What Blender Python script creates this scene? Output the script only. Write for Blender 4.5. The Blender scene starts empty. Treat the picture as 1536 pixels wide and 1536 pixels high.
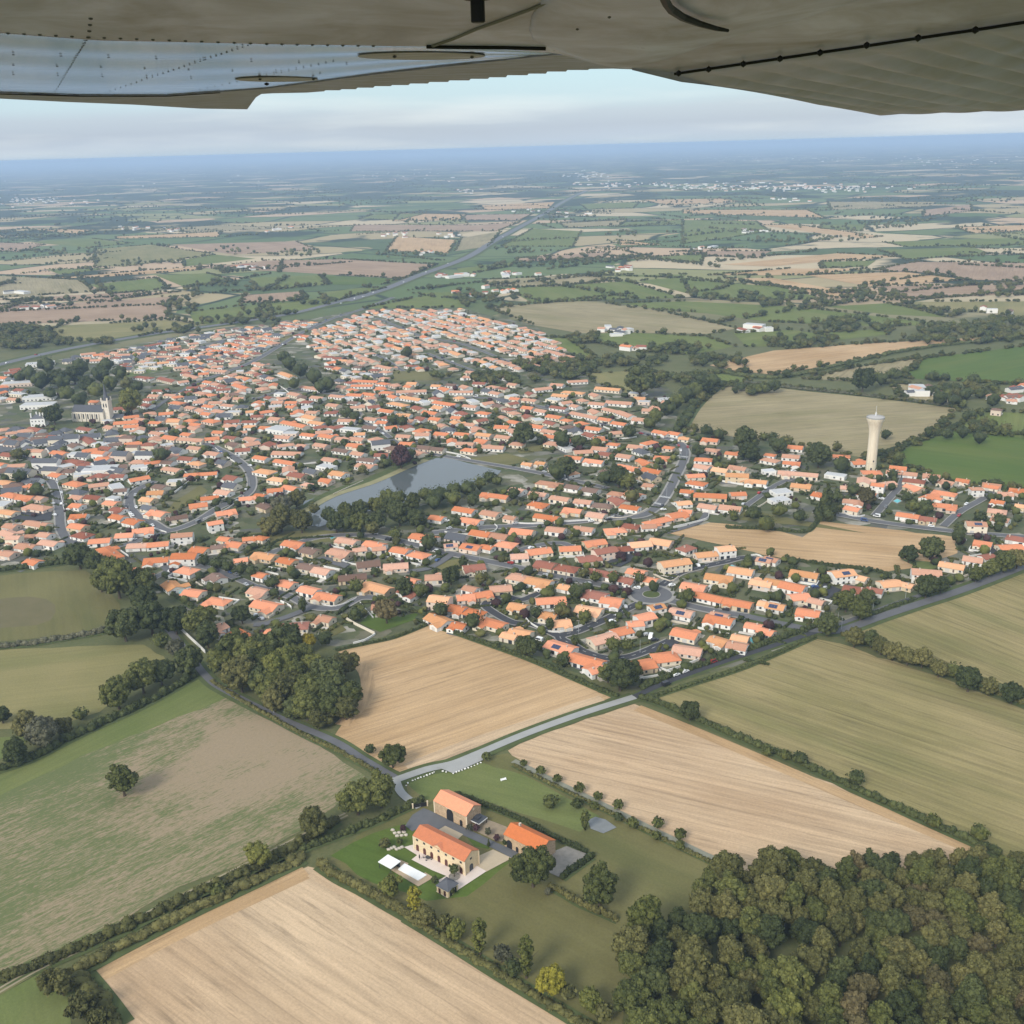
import bpy, math, random
import numpy as np
from mathutils import Vector
random.seed(7); RNG = np.random.default_rng(11)
scene = bpy.context.scene
COL = scene.collection
R = math.radians

# ------------------------------------------------------------------ camera
CAM_H = 250.0; FPX = 1536.0
PITCH = math.atan(547 / 1536); ROLL = -math.atan(0.0272)
_r0 = Vector((1, 0, 0)); F_ = Vector((0, math.cos(PITCH), -math.sin(PITCH))); _u0 = Vector((0, math.sin(PITCH), math.cos(PITCH)))
R_ = _r0 * math.cos(ROLL) + _u0 * math.sin(ROLL); U_ = -_r0 * math.sin(ROLL) + _u0 * math.cos(ROLL)
cam_data = bpy.data.cameras.new('camera'); cam = bpy.data.objects.new('camera', cam_data); COL.objects.link(cam)
cam_data.sensor_width = 36; cam_data.lens = 36 * FPX / 1536; cam_data.clip_start = 0.05; cam_data.clip_end = 200000
from mathutils import Matrix
cam.matrix_world = Matrix(((R_.x, U_.x, -F_.x, 0), (R_.y, U_.y, -F_.y, 0), (R_.z, U_.z, -F_.z, CAM_H), (0, 0, 0, 1)))
scene.camera = cam
scene.view_settings.view_transform = 'Standard'; scene.view_settings.look = 'None'
scene.view_settings.exposure = 0.5; scene.view_settings.gamma = 1
scene.cycles.use_denoising = True
scene.cycles.max_bounces = 5; scene.cycles.diffuse_bounces = 2; scene.cycles.glossy_bounces = 2
scene.cycles.volume_bounces = 1; scene.cycles.transparent_max_bounces = 6
scene.cycles.caustics_reflective = False; scene.cycles.caustics_refractive = False

def ray(px, py):
    return (R_ * ((px - 768) / FPX) + U_ * ((768 - py) / FPX) + F_)
def G(px, py, z=0.0):
    """where the sight line of a photo point meets the level z of the land"""
    d = ray(px, py); t = (z - CAM_H) / min(d.z, -0.004)
    return (d.x * t, d.y * t)
def dist(p, q): return math.hypot(p[0] - q[0], p[1] - q[1])
def px_to_m(px, py, n, z=4):
    p = G(px, py, z); return n * math.sqrt(p[0] ** 2 + p[1] ** 2 + (CAM_H - z) ** 2) / FPX / math.sqrt(1 + ((px - 768) / FPX) ** 2)
def to_px(x, y, z=0.0):
    v = Vector((x, y, z - CAM_H)); f = v.dot(F_)
    if f <= 1: return (-9999, -9999)
    return (768 + FPX * v.dot(R_) / f, 768 - FPX * v.dot(U_) / f)

# ------------------------------------------------------------------ objects
def tag(o, label=None, cat=None, group=None, kind=None):
    if label: o['label'] = label
    if cat: o['category'] = cat
    if group: o['group'] = group
    if kind: o['kind'] = kind
    return o
def empty(name, loc=(0, 0, 0), rz=0.0):
    o = bpy.data.objects.new(name, None); COL.objects.link(o); o.location = loc; o.rotation_euler = (0, 0, rz); o.empty_display_size = .1
    return o
def link(name, mesh, parent=None, loc=None, rz=0.0):
    o = bpy.data.objects.new(name, mesh); COL.objects.link(o)
    if parent is not None: o.parent = parent
    if loc is not None: o.location = loc
    if rz: o.rotation_euler = (0, 0, rz)
    return o
def copy_tree(o, parent=None):
    c = o.copy(); COL.objects.link(c)
    if parent is not None: c.parent = parent
    for ch in list(o.children): copy_tree(ch, c)
    return c
class MB:
    """collects faces and makes ONE mesh of them"""
    def __init__(s): s.v = []; s.f = []; s.m = []
    def face(s, pts, m=0):
        i = len(s.v); s.v += [tuple(p) for p in pts]; s.f.append(tuple(range(i, i + len(pts)))); s.m.append(m)
    def box(s, x0, y0, z0, x1, y1, z1, m=0, bottom=True):
        a = [(x0, y0, z0), (x1, y0, z0), (x1, y1, z0), (x0, y1, z0), (x0, y0, z1), (x1, y0, z1), (x1, y1, z1), (x0, y1, z1)]
        i = len(s.v); s.v += a
        fs = [(4, 5, 6, 7), (0, 1, 5, 4), (1, 2, 6, 5), (2, 3, 7, 6), (3, 0, 4, 7)] + ([(3, 2, 1, 0)] if bottom else [])
        s.f += [tuple(i + k for k in f) for f in fs]; s.m += [m] * len(fs)
    def prism(s, pts, z0, z1, m=0):
        """upright prism over a counter-clockwise outline"""
        n = len(pts); i = len(s.v)
        s.v += [(p[0], p[1], z0) for p in pts] + [(p[0], p[1], z1) for p in pts]
        s.f.append(tuple(i + n + k for k in range(n))); s.m.append(m)
        s.f.append(tuple(i + n - 1 - k for k in range(n))); s.m.append(m)
        for k in range(n):
            j = (k + 1) % n; s.f.append((i + k, i + j, i + n + j, i + n + k)); s.m.append(m)
    def lathe(s, prof, n=24, m=0, cap=True, off=(0, 0)):
        i = len(s.v)
        for r, z in prof:
            s.v += [(off[0] + r * math.cos(2 * math.pi * k / n), off[1] + r * math.sin(2 * math.pi * k / n), z) for k in range(n)]
        for a in range(len(prof) - 1):
            for k in range(n):
                j = (k + 1) % n; s.f.append((i + a * n + k, i + a * n + j, i + (a + 1) * n + j, i + (a + 1) * n + k)); s.m.append(m)
        if cap:
            a = len(prof) - 1; s.f.append(tuple(i + a * n + k for k in range(n))); s.m.append(m)
    def mesh(s, name, mats, smooth=False):
        me = bpy.data.meshes.new(name); me.from_pydata(s.v, [], s.f)
        for m in mats: me.materials.append(m)
        if len(mats) > 1: me.polygons.foreach_set('material_index', s.m)
        if smooth: me.polygons.foreach_set('use_smooth', [True] * len(s.f))
        me.update(); return me
    def build(s, name, mats, parent=None, loc=None, rz=0.0, smooth=False):
        return link(name, s.mesh(name, mats if isinstance(mats, list) else [mats], smooth), parent, loc, rz)
def mesh_np(name, V, Fc, mats, mi=None, smooth=False):
    V = np.asarray(V, np.float32); Fc = np.asarray(Fc, np.int32); n, k = Fc.shape
    me = bpy.data.meshes.new(name); me.vertices.add(len(V)); me.vertices.foreach_set('co', V.ravel())
    me.loops.add(n * k); me.loops.foreach_set('vertex_index', Fc.ravel())
    me.polygons.add(n); me.polygons.foreach_set('loop_start', np.arange(0, n * k, k, dtype=np.int32))
    for m in mats: me.materials.append(m)
    if mi is not None: me.polygons.foreach_set('material_index', np.asarray(mi, np.int32))
    if smooth: me.polygons.foreach_set('use_smooth', np.ones(n, bool))
    me.update(calc_edges=True); return me

# ------------------------------------------------------------------ materials
class NT:
    def __init__(s, name):
        s.mat = bpy.data.materials.new(name); s.mat.use_nodes = True; s.t = s.mat.node_tree
        s.b = s.t.nodes['Principled BSDF']; s.b.inputs['Roughness'].default_value = .85
        s.b.inputs['Specular IOR Level'].default_value = .15
    def n(s, typ, **kw):
        x = s.t.nodes.new(typ)
        for k, v in kw.items(): setattr(x, k, v)
        return x
    def l(s, a, b): s.t.links.new(a, b)
    def set(s, inp, v):
        if hasattr(v, 'is_linked'): s.l(v, inp)
        else: inp.default_value = v
    def coord(s, rz=0.0, scale=(1, 1, 1), which='Object'):
        c = s.n('ShaderNodeTexCoord'); m = s.n('ShaderNodeMapping'); s.l(c.outputs[which], m.inputs[0])
        m.inputs['Rotation'].default_value = (0, 0, rz); m.inputs['Scale'].default_value = scale; return m.outputs[0]
    def noise(s, vec, scale, detail=3, rough=.55, dist=0.0, out=0):
        x = s.n('ShaderNodeTexNoise'); s.l(vec, x.inputs['Vector']); x.inputs['Scale'].default_value = scale
        x.inputs['Detail'].default_value = detail; x.inputs['Roughness'].default_value = rough; x.inputs['Distortion'].default_value = dist
        return x.outputs[out]
    def ramp(s, fac, stops, interp='LINEAR'):
        x = s.n('ShaderNodeValToRGB'); x.color_ramp.interpolation = interp; e = x.color_ramp.elements
        while len(e) < len(stops): e.new(.5)
        for el, (p, c) in zip(e, stops):
            el.position = p; el.color = (*c, 1) if len(c) == 3 else c
        s.l(fac, x.inputs[0]); return x.outputs[0]
    def rng(s, v, a, b, c, d):
        x = s.n('ShaderNodeMapRange'); s.l(v, x.inputs[0])
        for k, q in enumerate((a, b, c, d)): x.inputs[k + 1].default_value = q
        return x.outputs[0]
    def mix(s, fac, a, b, mode='MIX'):
        x = s.n('ShaderNodeMix', data_type='RGBA', blend_type=mode); s.set(x.inputs[0], fac)
        s.set(x.inputs[6], a if hasattr(a, 'is_linked') else (*a, 1)); s.set(x.inputs[7], b if hasattr(b, 'is_linked') else (*b, 1))
        return x.outputs[2]
    def mul(s, a, b, op='MULTIPLY'):
        x = s.n('ShaderNodeMath', operation=op); s.set(x.inputs[0], a); s.set(x.inputs[1], b); return x.outputs[0]
    def hsv(s, col, v=1.0, sat=1.0, h=.5):
        x = s.n('ShaderNodeHueSaturation'); s.l(col, x.inputs['Color']); s.set(x.inputs['Value'], v); s.set(x.inputs['Saturation'], sat); s.set(x.inputs['Hue'], h)
        return x.outputs[0]
    def color(s, c): s.set(s.b.inputs['Base Color'], c if hasattr(c, 'is_linked') else (*c, 1)); return s.mat
    def bump(s, h, strength=.3, d=.1):
        x = s.n('ShaderNodeBump'); s.l(h, x.inputs['Height']); x.inputs['Strength'].default_value = strength; x.inputs['Distance'].default_value = d
        s.l(x.outputs[0], s.b.inputs['Normal'])
def plain(name, c, rough=.8, spec=.2, metal=0.0, var=.12, scale=.6):
    t = NT(name); t.b.inputs['Roughness'].default_value = rough; t.b.inputs['Specular IOR Level'].default_value = spec; t.b.inputs['Metallic'].default_value = metal
    n = t.noise(t.coord(), scale, 4)
    return t.color(t.mix(n, tuple(x * (1 - var) for x in c), tuple(min(x * (1 + var), .95) for x in c)))
def linear(*rgb): return tuple(((v / 255 + .055) / 1.055) ** 2.4 if v > 10 else v / 255 / 12.92 for v in rgb)

# ------------------------------------------------------------------ sky and sun
SUN_EL, SUN_AZ = R(36), R(216)          # behind the camera, a little to its left
world = bpy.data.worlds.new('World'); scene.world = world; world.use_nodes = True
wt = world.node_tree; bg = wt.nodes['Background']
def wn(typ, **kw):
    x = wt.nodes.new(typ)
    for k, v in kw.items(): setattr(x, k, v)
    return x
sky = wn('ShaderNodeTexSky', sky_type='NISHITA', sun_disc=False); sky.sun_elevation = SUN_EL; sky.sun_rotation = SUN_AZ
sky.altitude = 250; sky.air_density = 1.0; sky.dust_density = 1.6; sky.ozone_density = 1.2
tc = wn('ShaderNodeTexCoord'); sx = wn('ShaderNodeSeparateXYZ'); wt.links.new(tc.outputs['Generated'], sx.inputs[0])
def wmath(op, a, b=None):
    x = wn('ShaderNodeMath', operation=op)
    for i, v in enumerate((a, b)):
        if v is None: continue
        if hasattr(v, 'is_linked'): wt.links.new(v, x.inputs[i])
        else: x.inputs[i].default_value = v
    return x.outputs[0]
def wnoise(scale3, sc, detail=5):
    m = wn('ShaderNodeMapping'); m.inputs['Scale'].default_value = scale3; wt.links.new(tc.outputs['Generated'], m.inputs[0])
    n = wn('ShaderNodeTexNoise'); n.inputs['Scale'].default_value = sc; n.inputs['Detail'].default_value = detail; wt.links.new(m.outputs[0], n.inputs[0]); return n.outputs[0]
def wramp(fac, stops):
    x = wn('ShaderNodeValToRGB'); e = x.color_ramp.elements
    while len(e) < len(stops): e.new(.5)
    for el, (p, c) in zip(e, stops): el.position = p; el.color = (*c, 1)
    wt.links.new(fac, x.inputs[0]); return x.outputs[0]
def wmix(fac, a, b):
    x = wn('ShaderNodeMix', data_type='RGBA')
    for i, v in ((0, fac), (6, a), (7, b)):
        if hasattr(v, 'is_linked'): wt.links.new(v, x.inputs[i])
        else: x.inputs[i].default_value = v if i == 0 else (*v, 1)
    return x.outputs[2]
elev = wmath('ADD', sx.outputs[2], wmath('MULTIPLY', wmath('SUBTRACT', wnoise((3, 3, 12), 1.6), .5), .02))
# a layered sky: pale air low down, a flat grey-lilac stratus sheet, pale cyan above it, broken thin cloud overhead
layer = wramp(wmath('MULTIPLY', elev, 4.0), [(0.0, (4.6, 5.6, 6.6)), (.03, (4.5, 5.35, 6.5)), (.075, (4.05, 4.8, 5.9)), (.125, (4.35, 5.2, 6.2)), (.165, (4.7, 6.1, 6.9)), (.26, (4.7, 6.5, 7.2)), (.5, (6.2, 7.2, 8.2)), (1.0, (7.0, 7.7, 8.4))])
cirrus = wmath('MULTIPLY', wmath('MAXIMUM', wmath('SUBTRACT', wnoise((1.4, 1.4, 14), 2.6, 6), .50), 0.0), 3.2)
layer = wmix(wmath('MINIMUM', cirrus, .8), layer, (6.8, 7.4, 7.7))
overcast = wmath('MINIMUM', wmath('ADD', .62, wmath('MULTIPLY', wnoise((2, 2, 4), 1.5), .25)), .95)
wt.links.new(wmix(overcast, sky.outputs[0], layer), bg.inputs['Color']); bg.inputs['Strength'].default_value = .095
sun_data = bpy.data.lights.new('sun', 'SUN'); sun = bpy.data.objects.new('sun', sun_data); COL.objects.link(sun)
sun_data.energy = 2.3; sun_data.angle = R(20); sun_data.color = (1, .945, .85)
_sd = Vector((math.sin(SUN_AZ) * math.cos(SUN_EL), math.cos(SUN_AZ) * math.cos(SUN_EL), math.sin(SUN_EL)))
sun.rotation_euler = _sd.to_track_quat('Z', 'Y').to_euler()
# ------------------------------------------------------------------ land, fields, roads, water, haze
def far_ground_material():
    t = NT('patchwork_countryside'); c0 = t.coord()
    w = t.n('ShaderNodeVectorMath', operation='ADD'); t.l(c0, w.inputs[0])
    nz = t.n('ShaderNodeTexNoise'); nz.inputs['Scale'].default_value = .0011; t.l(c0, nz.inputs['Vector'])
    ms = t.n('ShaderNodeVectorMath', operation='SCALE'); ms.inputs['Scale'].default_value = 420; t.l(nz.outputs['Color'], ms.inputs[0]); t.l(ms.outputs[0], w.inputs[1])
    mp = t.n('ShaderNodeMapping'); mp.inputs['Rotation'].default_value = (0, 0, .5); mp.inputs['Scale'].default_value = (1 / 360, 1 / 230, 0); t.l(w.outputs[0], mp.inputs[0])
    v = t.n('ShaderNodeTexVoronoi', distance='CHEBYCHEV', voronoi_dimensions='2D'); v.inputs['Scale'].default_value = 1; v.inputs['Randomness'].default_value = .85; t.l(mp.outputs[0], v.inputs['Vector'])
    sep = t.n('ShaderNodeSeparateColor'); t.l(v.outputs['Color'], sep.inputs[0])
    cells = t.ramp(sep.outputs[0], [(0, (.09, .135, .045)), (.16, (.12, .16, .06)), (.32, (.36, .29, .16)), (.48, (.46, .33, .21)), (.62, (.10, .145, .05)), (.72, (.48, .39, .25)), (.86, (.24, .235, .10)), (.94, (.08, .115, .045))], 'CONSTANT')
    ve = t.n('ShaderNodeTexVoronoi', feature='DISTANCE_TO_EDGE', voronoi_dimensions='2D'); ve.inputs['Scale'].default_value = 1; ve.inputs['Randomness'].default_value = .85; t.l(mp.outputs[0], ve.inputs['Vector'])
    lnE = t.n('ShaderNodeVectorMath', operation='LENGTH'); t.l(c0, lnE.inputs[0]); edge = t.rng(t.mul(ve.outputs[0], t.rng(lnE.outputs['Value'], 2200, 7000, 1, .22)), .012, .03, 1, 0)
    ln0 = t.n('ShaderNodeVectorMath', operation='LENGTH'); t.l(c0, ln0.inputs[0]); wood = t.rng(t.mul(t.noise(c0, .0016, 5), t.rng(ln0.outputs['Value'], 2200, 8000, 0, .12), 'ADD'), .57, .60, 0, 1)
    col = t.mix(edge, cells, (.028, .045, .022)); col = t.mix(wood, col, (.03, .048, .024))
    col = t.mix(.35, col, t.mix(t.noise(c0, .02, 4), (.6, .6, .6), (1.3, 1.3, 1.3)), 'MULTIPLY')
    # the land close to the camera is plain rough grass
    ln = t.n('ShaderNodeVectorMath', operation='LENGTH'); t.l(c0, ln.inputs[0])
    grass = t.mix(t.noise(c0, .06, 6), (.075, .095, .035), (.17, .155, .07)); grass = t.mix(t.rng(t.noise(c0, .7, 4), .4, .7, 0, .5), grass, (.06, .085, .03))
    col = t.mix(t.rng(ln.outputs['Value'], 1500, 1900, 0, 1), grass, col)
    return t.color(col)
def disc(name, r, mat, z):
    rings = [0, 300, 800, 1600, 3000, 6000, 12000, 25000, r]; n = 96; m = MB()
    for a in range(len(rings) - 1):
        for k in range(n):
            p = lambda q, j: (q * math.cos(2 * math.pi * j / n), q * math.sin(2 * math.pi * j / n), z)
            if rings[a] == 0: m.face([(0, 0, z), p(rings[1], k), p(rings[1], k + 1)])
            else: m.face([p(rings[a], k), p(rings[a + 1], k), p(rings[a + 1], k + 1), p(rings[a], k + 1)])
    return m.build(name, mat)
tag(disc('ground', 60000, far_ground_material(), 0), kind='structure')

FT = {  # c1, c2, accent, stripe strength
    'T': ((.43, .285, .15), (.50, .34, .19), (.36, .22, .10), .10), 'P': ((.46, .322, .198), (.53, .39, .25), (.39, .262, .152), .13),
    'K': ((.26, .215, .115), (.32, .265, .15), (.20, .18, .08), .12), 'O': ((.215, .185, .075), (.30, .24, .115), (.145, .145, .05), .14),
    'G': ((.115, .145, .032), (.14, .165, .042), (.17, .175, .055), .08), 'D': ((.072, .115, .019), (.09, .13, .024), (.115, .14, .03), .06),
    'Y': ((.19, .175, .068), (.245, .21, .09), (.14, .145, .05), .05), 'B': ((.30, .205, .135), (.36, .25, .165), (.25, .17, .10), .08),
    'L': ((.115, .145, .042), (.16, .175, .06), (.075, .115, .03), .06), 'M': ((.125, .115, .042), (.17, .155, .062), (.08, .095, .03), .04)}
def field_material(kind, ang, scale=1.0):
    c1, c2, c3, ss = FT[kind]; t = NT('field_soil_and_crop'); c = t.coord(rz=-ang)
    st = t.n('ShaderNodeVectorMath', operation='MULTIPLY'); t.l(c, st.inputs[0]); st.inputs[1].default_value = (.012, .32 / scale, 1)
    col = t.mix(t.rng(t.noise(c, .013 / scale, 4), .35, .65, 0, 1), c1, c2)
    st2 = t.n('ShaderNodeVectorMath', operation='MULTIPLY'); t.l(c, st2.inputs[0]); st2.inputs[1].default_value = (.006, .035 / scale, 1)
    col = t.mix(t.rng(t.noise(st2.outputs[0], 1, 4), .5, .72, 0, .7), col, c3)
    k = t.rng(t.noise(st.outputs[0], 1, 5, .65), .3, .7, 1 - ss * 1.6, 1 + ss * 1.6)
    k2 = t.rng(t.noise(c, 1.1, 5, .75), .3, .7, .86, 1.14)
    st3 = t.n('ShaderNodeVectorMath', operation='MULTIPLY'); t.l(c, st3.inputs[0]); st3.inputs[1].default_value = (.035, .62 / scale, 1)
    if ss > .06: k2 = t.mul(k2, t.mul(1.0, t.mul(t.rng(t.noise(st3.outputs[0], 1, 4, .7), .52, .66, 0, 1), t.rng(t.noise(c, .018, 3), .35, .6, .05, .30)), 'SUBTRACT'))
    if ss > .09 and scale:   # drill and tramlines, worn through in places
        sp = t.n('ShaderNodeSeparateXYZ'); t.l(c, sp.inputs[0]); y = t.mul(sp.outputs[1], t.mul(t.noise(c, .02, 2), 1.2), 'ADD')
        for per, wid, amt in ((5.4, .07, .20), (21.0, .05, .24)):
            ab = t.mul(t.mul(t.mul(y, 1 / per), 0.0, 'FRACT'), .5, 'SUBTRACT'); line = t.rng(t.mul(ab, 0.0, 'ABSOLUTE'), 0, wid, 1, 0)
            brk = t.rng(t.noise(st.outputs[0], 1.7, 3), .42, .6, 0, amt); k = t.mul(k, t.mul(1.0, t.mul(line, brk), 'SUBTRACT'))
    return t.color(t.hsv(col, t.mul(k, k2)))
def set_aside_material(ang):
    """weedy stubble: green flushes and bare straw streaked along the drill rows"""
    t = NT('weedy_stubble'); c = t.coord(rz=-ang)
    s1 = t.n('ShaderNodeVectorMath', operation='MULTIPLY'); t.l(c, s1.inputs[0]); s1.inputs[1].default_value = (.07, .60, 1)
    s2 = t.n('ShaderNodeVectorMath', operation='MULTIPLY'); t.l(c, s2.inputs[0]); s2.inputs[1].default_value = (.008, .028, 1)
    a = t.noise(s1.outputs[0], 1, 8, .78, .9); b = t.noise(s2.outputs[0], 1, 4, .6, .5); d = t.noise(c, .8, 6, .8)
    straw = t.mix(d, (.20, .16, .095), (.37, .28, .185)); green = t.mix(d, (.075, .105, .035), (.17, .18, .075))
    s3 = t.n('ShaderNodeVectorMath', operation='MULTIPLY'); t.l(c, s3.inputs[0]); s3.inputs[1].default_value = (.30, 1.1, 1); e = t.noise(s3.outputs[0], 1, 5, .75, .4)
    w = t.coord(); dv = t.n('ShaderNodeVectorMath', operation='SUBTRACT'); t.l(w, dv.inputs[0]); dv.inputs[1].default_value = (*G(385, 1128), 0); sc = t.n('ShaderNodeVectorMath', operation='MULTIPLY'); t.l(dv.outputs[0], sc.inputs[0]); sc.inputs[1].default_value = (1 / 58, 1 / 50, 0); le = t.n('ShaderNodeVectorMath', operation='LENGTH'); t.l(sc.outputs[0], le.inputs[0])
    bare = t.rng(t.mul(le.outputs['Value'], t.mul(t.noise(w, .045, 6, .7), 2.6), 'ADD'), 1.55, 2.75, -.50, .44)
    f = t.mul(t.mul(t.mul(t.rng(a, .38, .62, -.4, .4), t.rng(b, .36, .62, -.05, .75), 'ADD'), t.rng(e, .36, .64, -.52, .52), 'ADD'), bare, 'ADD')
    return t.color(t.mix(t.rng(f, .12, .88, 0, 1), straw, green))
def smooth(P, n=6):
    if len(P) < 3: return P
    out = []
    for i in range(len(P) - 1):
        p0 = P[max(i - 1, 0)]; p1 = P[i]; p2 = P[i + 1]; p3 = P[min(i + 2, len(P) - 1)]
        for k in range(n):
            t = k / n
            out.append(tuple(.5 * (2 * p1[a] + (p2[a] - p0[a]) * t + (2 * p0[a] - 5 * p1[a] + 4 * p2[a] - p3[a]) * t * t + (3 * p1[a] - p0[a] - 3 * p2[a] + p3[a]) * t ** 3) for a in (0, 1)))
    return out + [P[-1]]
def offset_path(P, d):
    out = []
    for i in range(len(P)):
        a = P[max(i - 1, 0)]; b = P[min(i + 1, len(P) - 1)]; l = max(dist(a, b), 1e-6)
        out.append((P[i][0] - (b[1] - a[1]) / l * d, P[i][1] + (b[0] - a[0]) / l * d))
    return out
def strip(name, P, w, z, mat, off=0.0):
    A, B = offset_path(P, off + w / 2), offset_path(P, off - w / 2); m = MB()
    for i in range(len(P) - 1): m.face([(*B[i], z), (*B[i + 1], z), (*A[i + 1], z), (*A[i], z)])
    return m.build(name, mat)
ZF = [0.06]
def flat_poly(name, pts, mat, z=None, world_pts=False):
    if z is None: ZF[0] += .004; z = ZF[0]
    P = [p if world_pts else G(p[0], p[1], z) for p in pts]
    a = sum(P[i][0] * P[(i + 1) % len(P)][1] - P[(i + 1) % len(P)][0] * P[i][1] for i in range(len(P)))
    if a < 0: P.reverse()
    me = bpy.data.meshes.new(name); me.from_pydata([(p[0], p[1], z) for p in P], [], [tuple(range(len(P)))]); me.materials.append(mat)
    import bmesh
    bm = bmesh.new(); bm.from_mesh(me); bmesh.ops.triangulate(bm, faces=bm.faces[:], ngon_method='EAR_CLIP'); bm.to_mesh(me); bm.free()
    return link(name, me), P
def pts(s): return [tuple(float(v) for v in q.split(',')) for q in s.split()]
FIELD_POLYS = []      # (pixel polygon, world polygon, kind)
FNAME = {'T': 'stubble_field', 'P': 'stubble_field', 'K': 'harvested_field', 'O': 'harvested_field', 'G': 'crop_field', 'D': 'crop_field', 'Y': 'pasture_field', 'B': 'ploughed_field', 'L': 'pasture_field', 'M': 'meadow_field'}
def field(kind, s, along=None, mat=None, scale=1.0):
    P = pts(s)
    Wp = [G(*p) for p in P]
    if sum(p[1] for p in P) / len(P) > 540:      # ragged margins
        rj = random.Random(len(FIELD_POLYS)); N = []
        for i in range(len(Wp)):
            a, b = Wp[i], Wp[(i + 1) % len(Wp)]; l = dist(a, b); n = max(1, int(l / 7)); N.append(a)
            for k in range(1, n): t = k / n; j = rj.gauss(0, .55); N.append((a[0] + (b[0] - a[0]) * t - (b[1] - a[1]) / l * j, a[1] + (b[1] - a[1]) * t + (b[0] - a[0]) / l * j))
    else: N = Wp
    if along is None:
        k = max(range(len(Wp)), key=lambda i: dist(Wp[i], Wp[(i + 1) % len(Wp)])); a, b = Wp[k], Wp[(k + 1) % len(Wp)]
    else: q = pts(along); a, b = G(*q[0]), G(*q[1])
    ang = math.atan2(b[1] - a[1], b[0] - a[0])
    o, Wp = flat_poly(FNAME[kind], N, mat(ang) if mat else field_material(kind, ang, scale), world_pts=True); tag(o, kind='structure')
    FIELD_POLYS.append((P, Wp, kind)); return o

VILLAGE = pts("-40,565 60,545 330,492 430,480 470,478 545,463 695,462 722,470 800,487 868,535 872,556 905,566 1000,580 1022,602 1012,640 1060,650 1160,662 1240,680 1292,697 1330,702 1545,738 1570,850 1400,900 1262,940 1215,955 1100,1000 960,1037 930,1030 790,985 650,935 500,975 470,965 330,962 250,900 205,850 160,835 120,840 -40,852")
def village_material():
    t = NT('gardens_and_yards'); c = t.coord(); 
    v = t.n('ShaderNodeTexVoronoi', distance='CHEBYCHEV', voronoi_dimensions='2D'); v.inputs['Scale'].default_value = 1
    m = t.n('ShaderNodeMapping'); m.inputs['Scale'].default_value = (1 / 13, 1 / 10, 0); m.inputs['Rotation'].default_value = (0, 0, .45); t.l(c, m.inputs[0]); t.l(m.outputs[0], v.inputs['Vector'])
    sep = t.n('ShaderNodeSeparateColor'); t.l(v.outputs['Color'], sep.inputs[0])
    cells = t.ramp(sep.outputs[0], [(0, (.06, .085, .034)), (.22, (.09, .11, .045)), (.38, (.12, .125, .06)), (.50, (.19, .17, .12)), (.62, (.06, .075, .03)), (.72, (.22, .205, .18)), (.82, (.40, .37, .32)), (.91, (.10, .10, .105))], 'CONSTANT')
    blotch = t.mix(t.noise(c, .25, 5, .65), (.04, .055, .025), (.17, .16, .09))
    return t.color(t.mix(t.rng(t.noise(c, .09, 5), .38, .6, .25, .75), cells, blotch))
VW = flat_poly('village_ground', VILLAGE, village_material(), .03); tag(VW[0], kind='structure'); VW = VW[1]

def field_mottle():
    t = NT('worn_meadow_patch'); c = t.coord(); return t.color(t.mix(t.noise(c, .07, 5, .65), (.10, .10, .042), (.18, .145, .078)))
# near fields
field('T', "507,978 590,957 648,936 700,955 800,993 917,1046 860,1066 760,1098 640,1143 600,1158 570,1145 500,1106 520,1078 540,1052 544,1020 535,994", "620,1150 910,1050")
field('P', "762,1126 800,1108 880,1078 952,1056 1100,1115 1300,1200 1400,1243 1492,1281 1400,1300 1240,1320 1100,1320 1085,1296 1000,1258 850,1185 775,1142", "770,1128 1480,1295")
def headland(kind, s, w):
    P = smooth([G(*p) for p in pts(s)], 4); ZF[0] += .004; ang = math.atan2(P[-1][1] - P[0][1], P[-1][0] - P[0][0]); tag(strip(FNAME[kind], P, w, ZF[0] + .02, field_material(kind, ang, 1.0)), kind='structure')
headland('T', "512,1088 532,1068 548,1050 552,1030 548,1008 536,994", 7); headland('P', "612,1153 700,1118 790,1088 860,1063 905,1049", 8); headland('T', "956,1062 1080,1112 1250,1186 1400,1250 1480,1284", 6)
field('O', "975,1050 1100,1003 1222,958 1262,966 1400,1012 1545,1068 1545,1300 1500,1284 1400,1238 1200,1150 1040,1078", "1000,1020 1540,1210")
field('O', "1275,945 1400,905 1560,842 1560,1045 1420,997", "1290,930 1545,1040")
field('P', "462,1300 290,1375 118,1462 140,1495 200,1560 900,1560 870,1530 740,1448 600,1370 490,1306", "480,1305 880,1535", scale=1.4)
headland('T', "458,1306 380,1342 290,1384 200,1430 130,1468", 10); headland('P', "470,1308 600,1382 740,1458 868,1538", 6)
field('L', "302,1014 430,1085 548,1164 500,1212 380,1290 270,1330 120,1415 -20,1485 -20,1175 100,1118 200,1068", "0,1420 520,1165", mat=lambda a: set_aside_material(a))
field('L', "302,1014 352,1042 240,1088 120,1135 -20,1205 -20,1172 100,1116 200,1067", "0,1180 300,1030")
field('Y', "-20,975 215,967 246,985 252,1002 190,1040 150,1068 80,1092 -20,1094", "0,1010 230,985")
field('M', "-20,866 60,858 128,856 160,880 185,920 180,942 80,955 -20,965")
field('M', "-20,903 10,897 45,895 70,899 82,907 84,918 76,930 55,938 20,941 -20,944", None, mat=lambda a: field_mottle())
field('L', "-20,1500 60,1460 100,1478 112,1560 -20,1560", "95,1465 110,1536")
field('L', "-20,1105 50,1105 20,1130 -20,1148")
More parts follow.
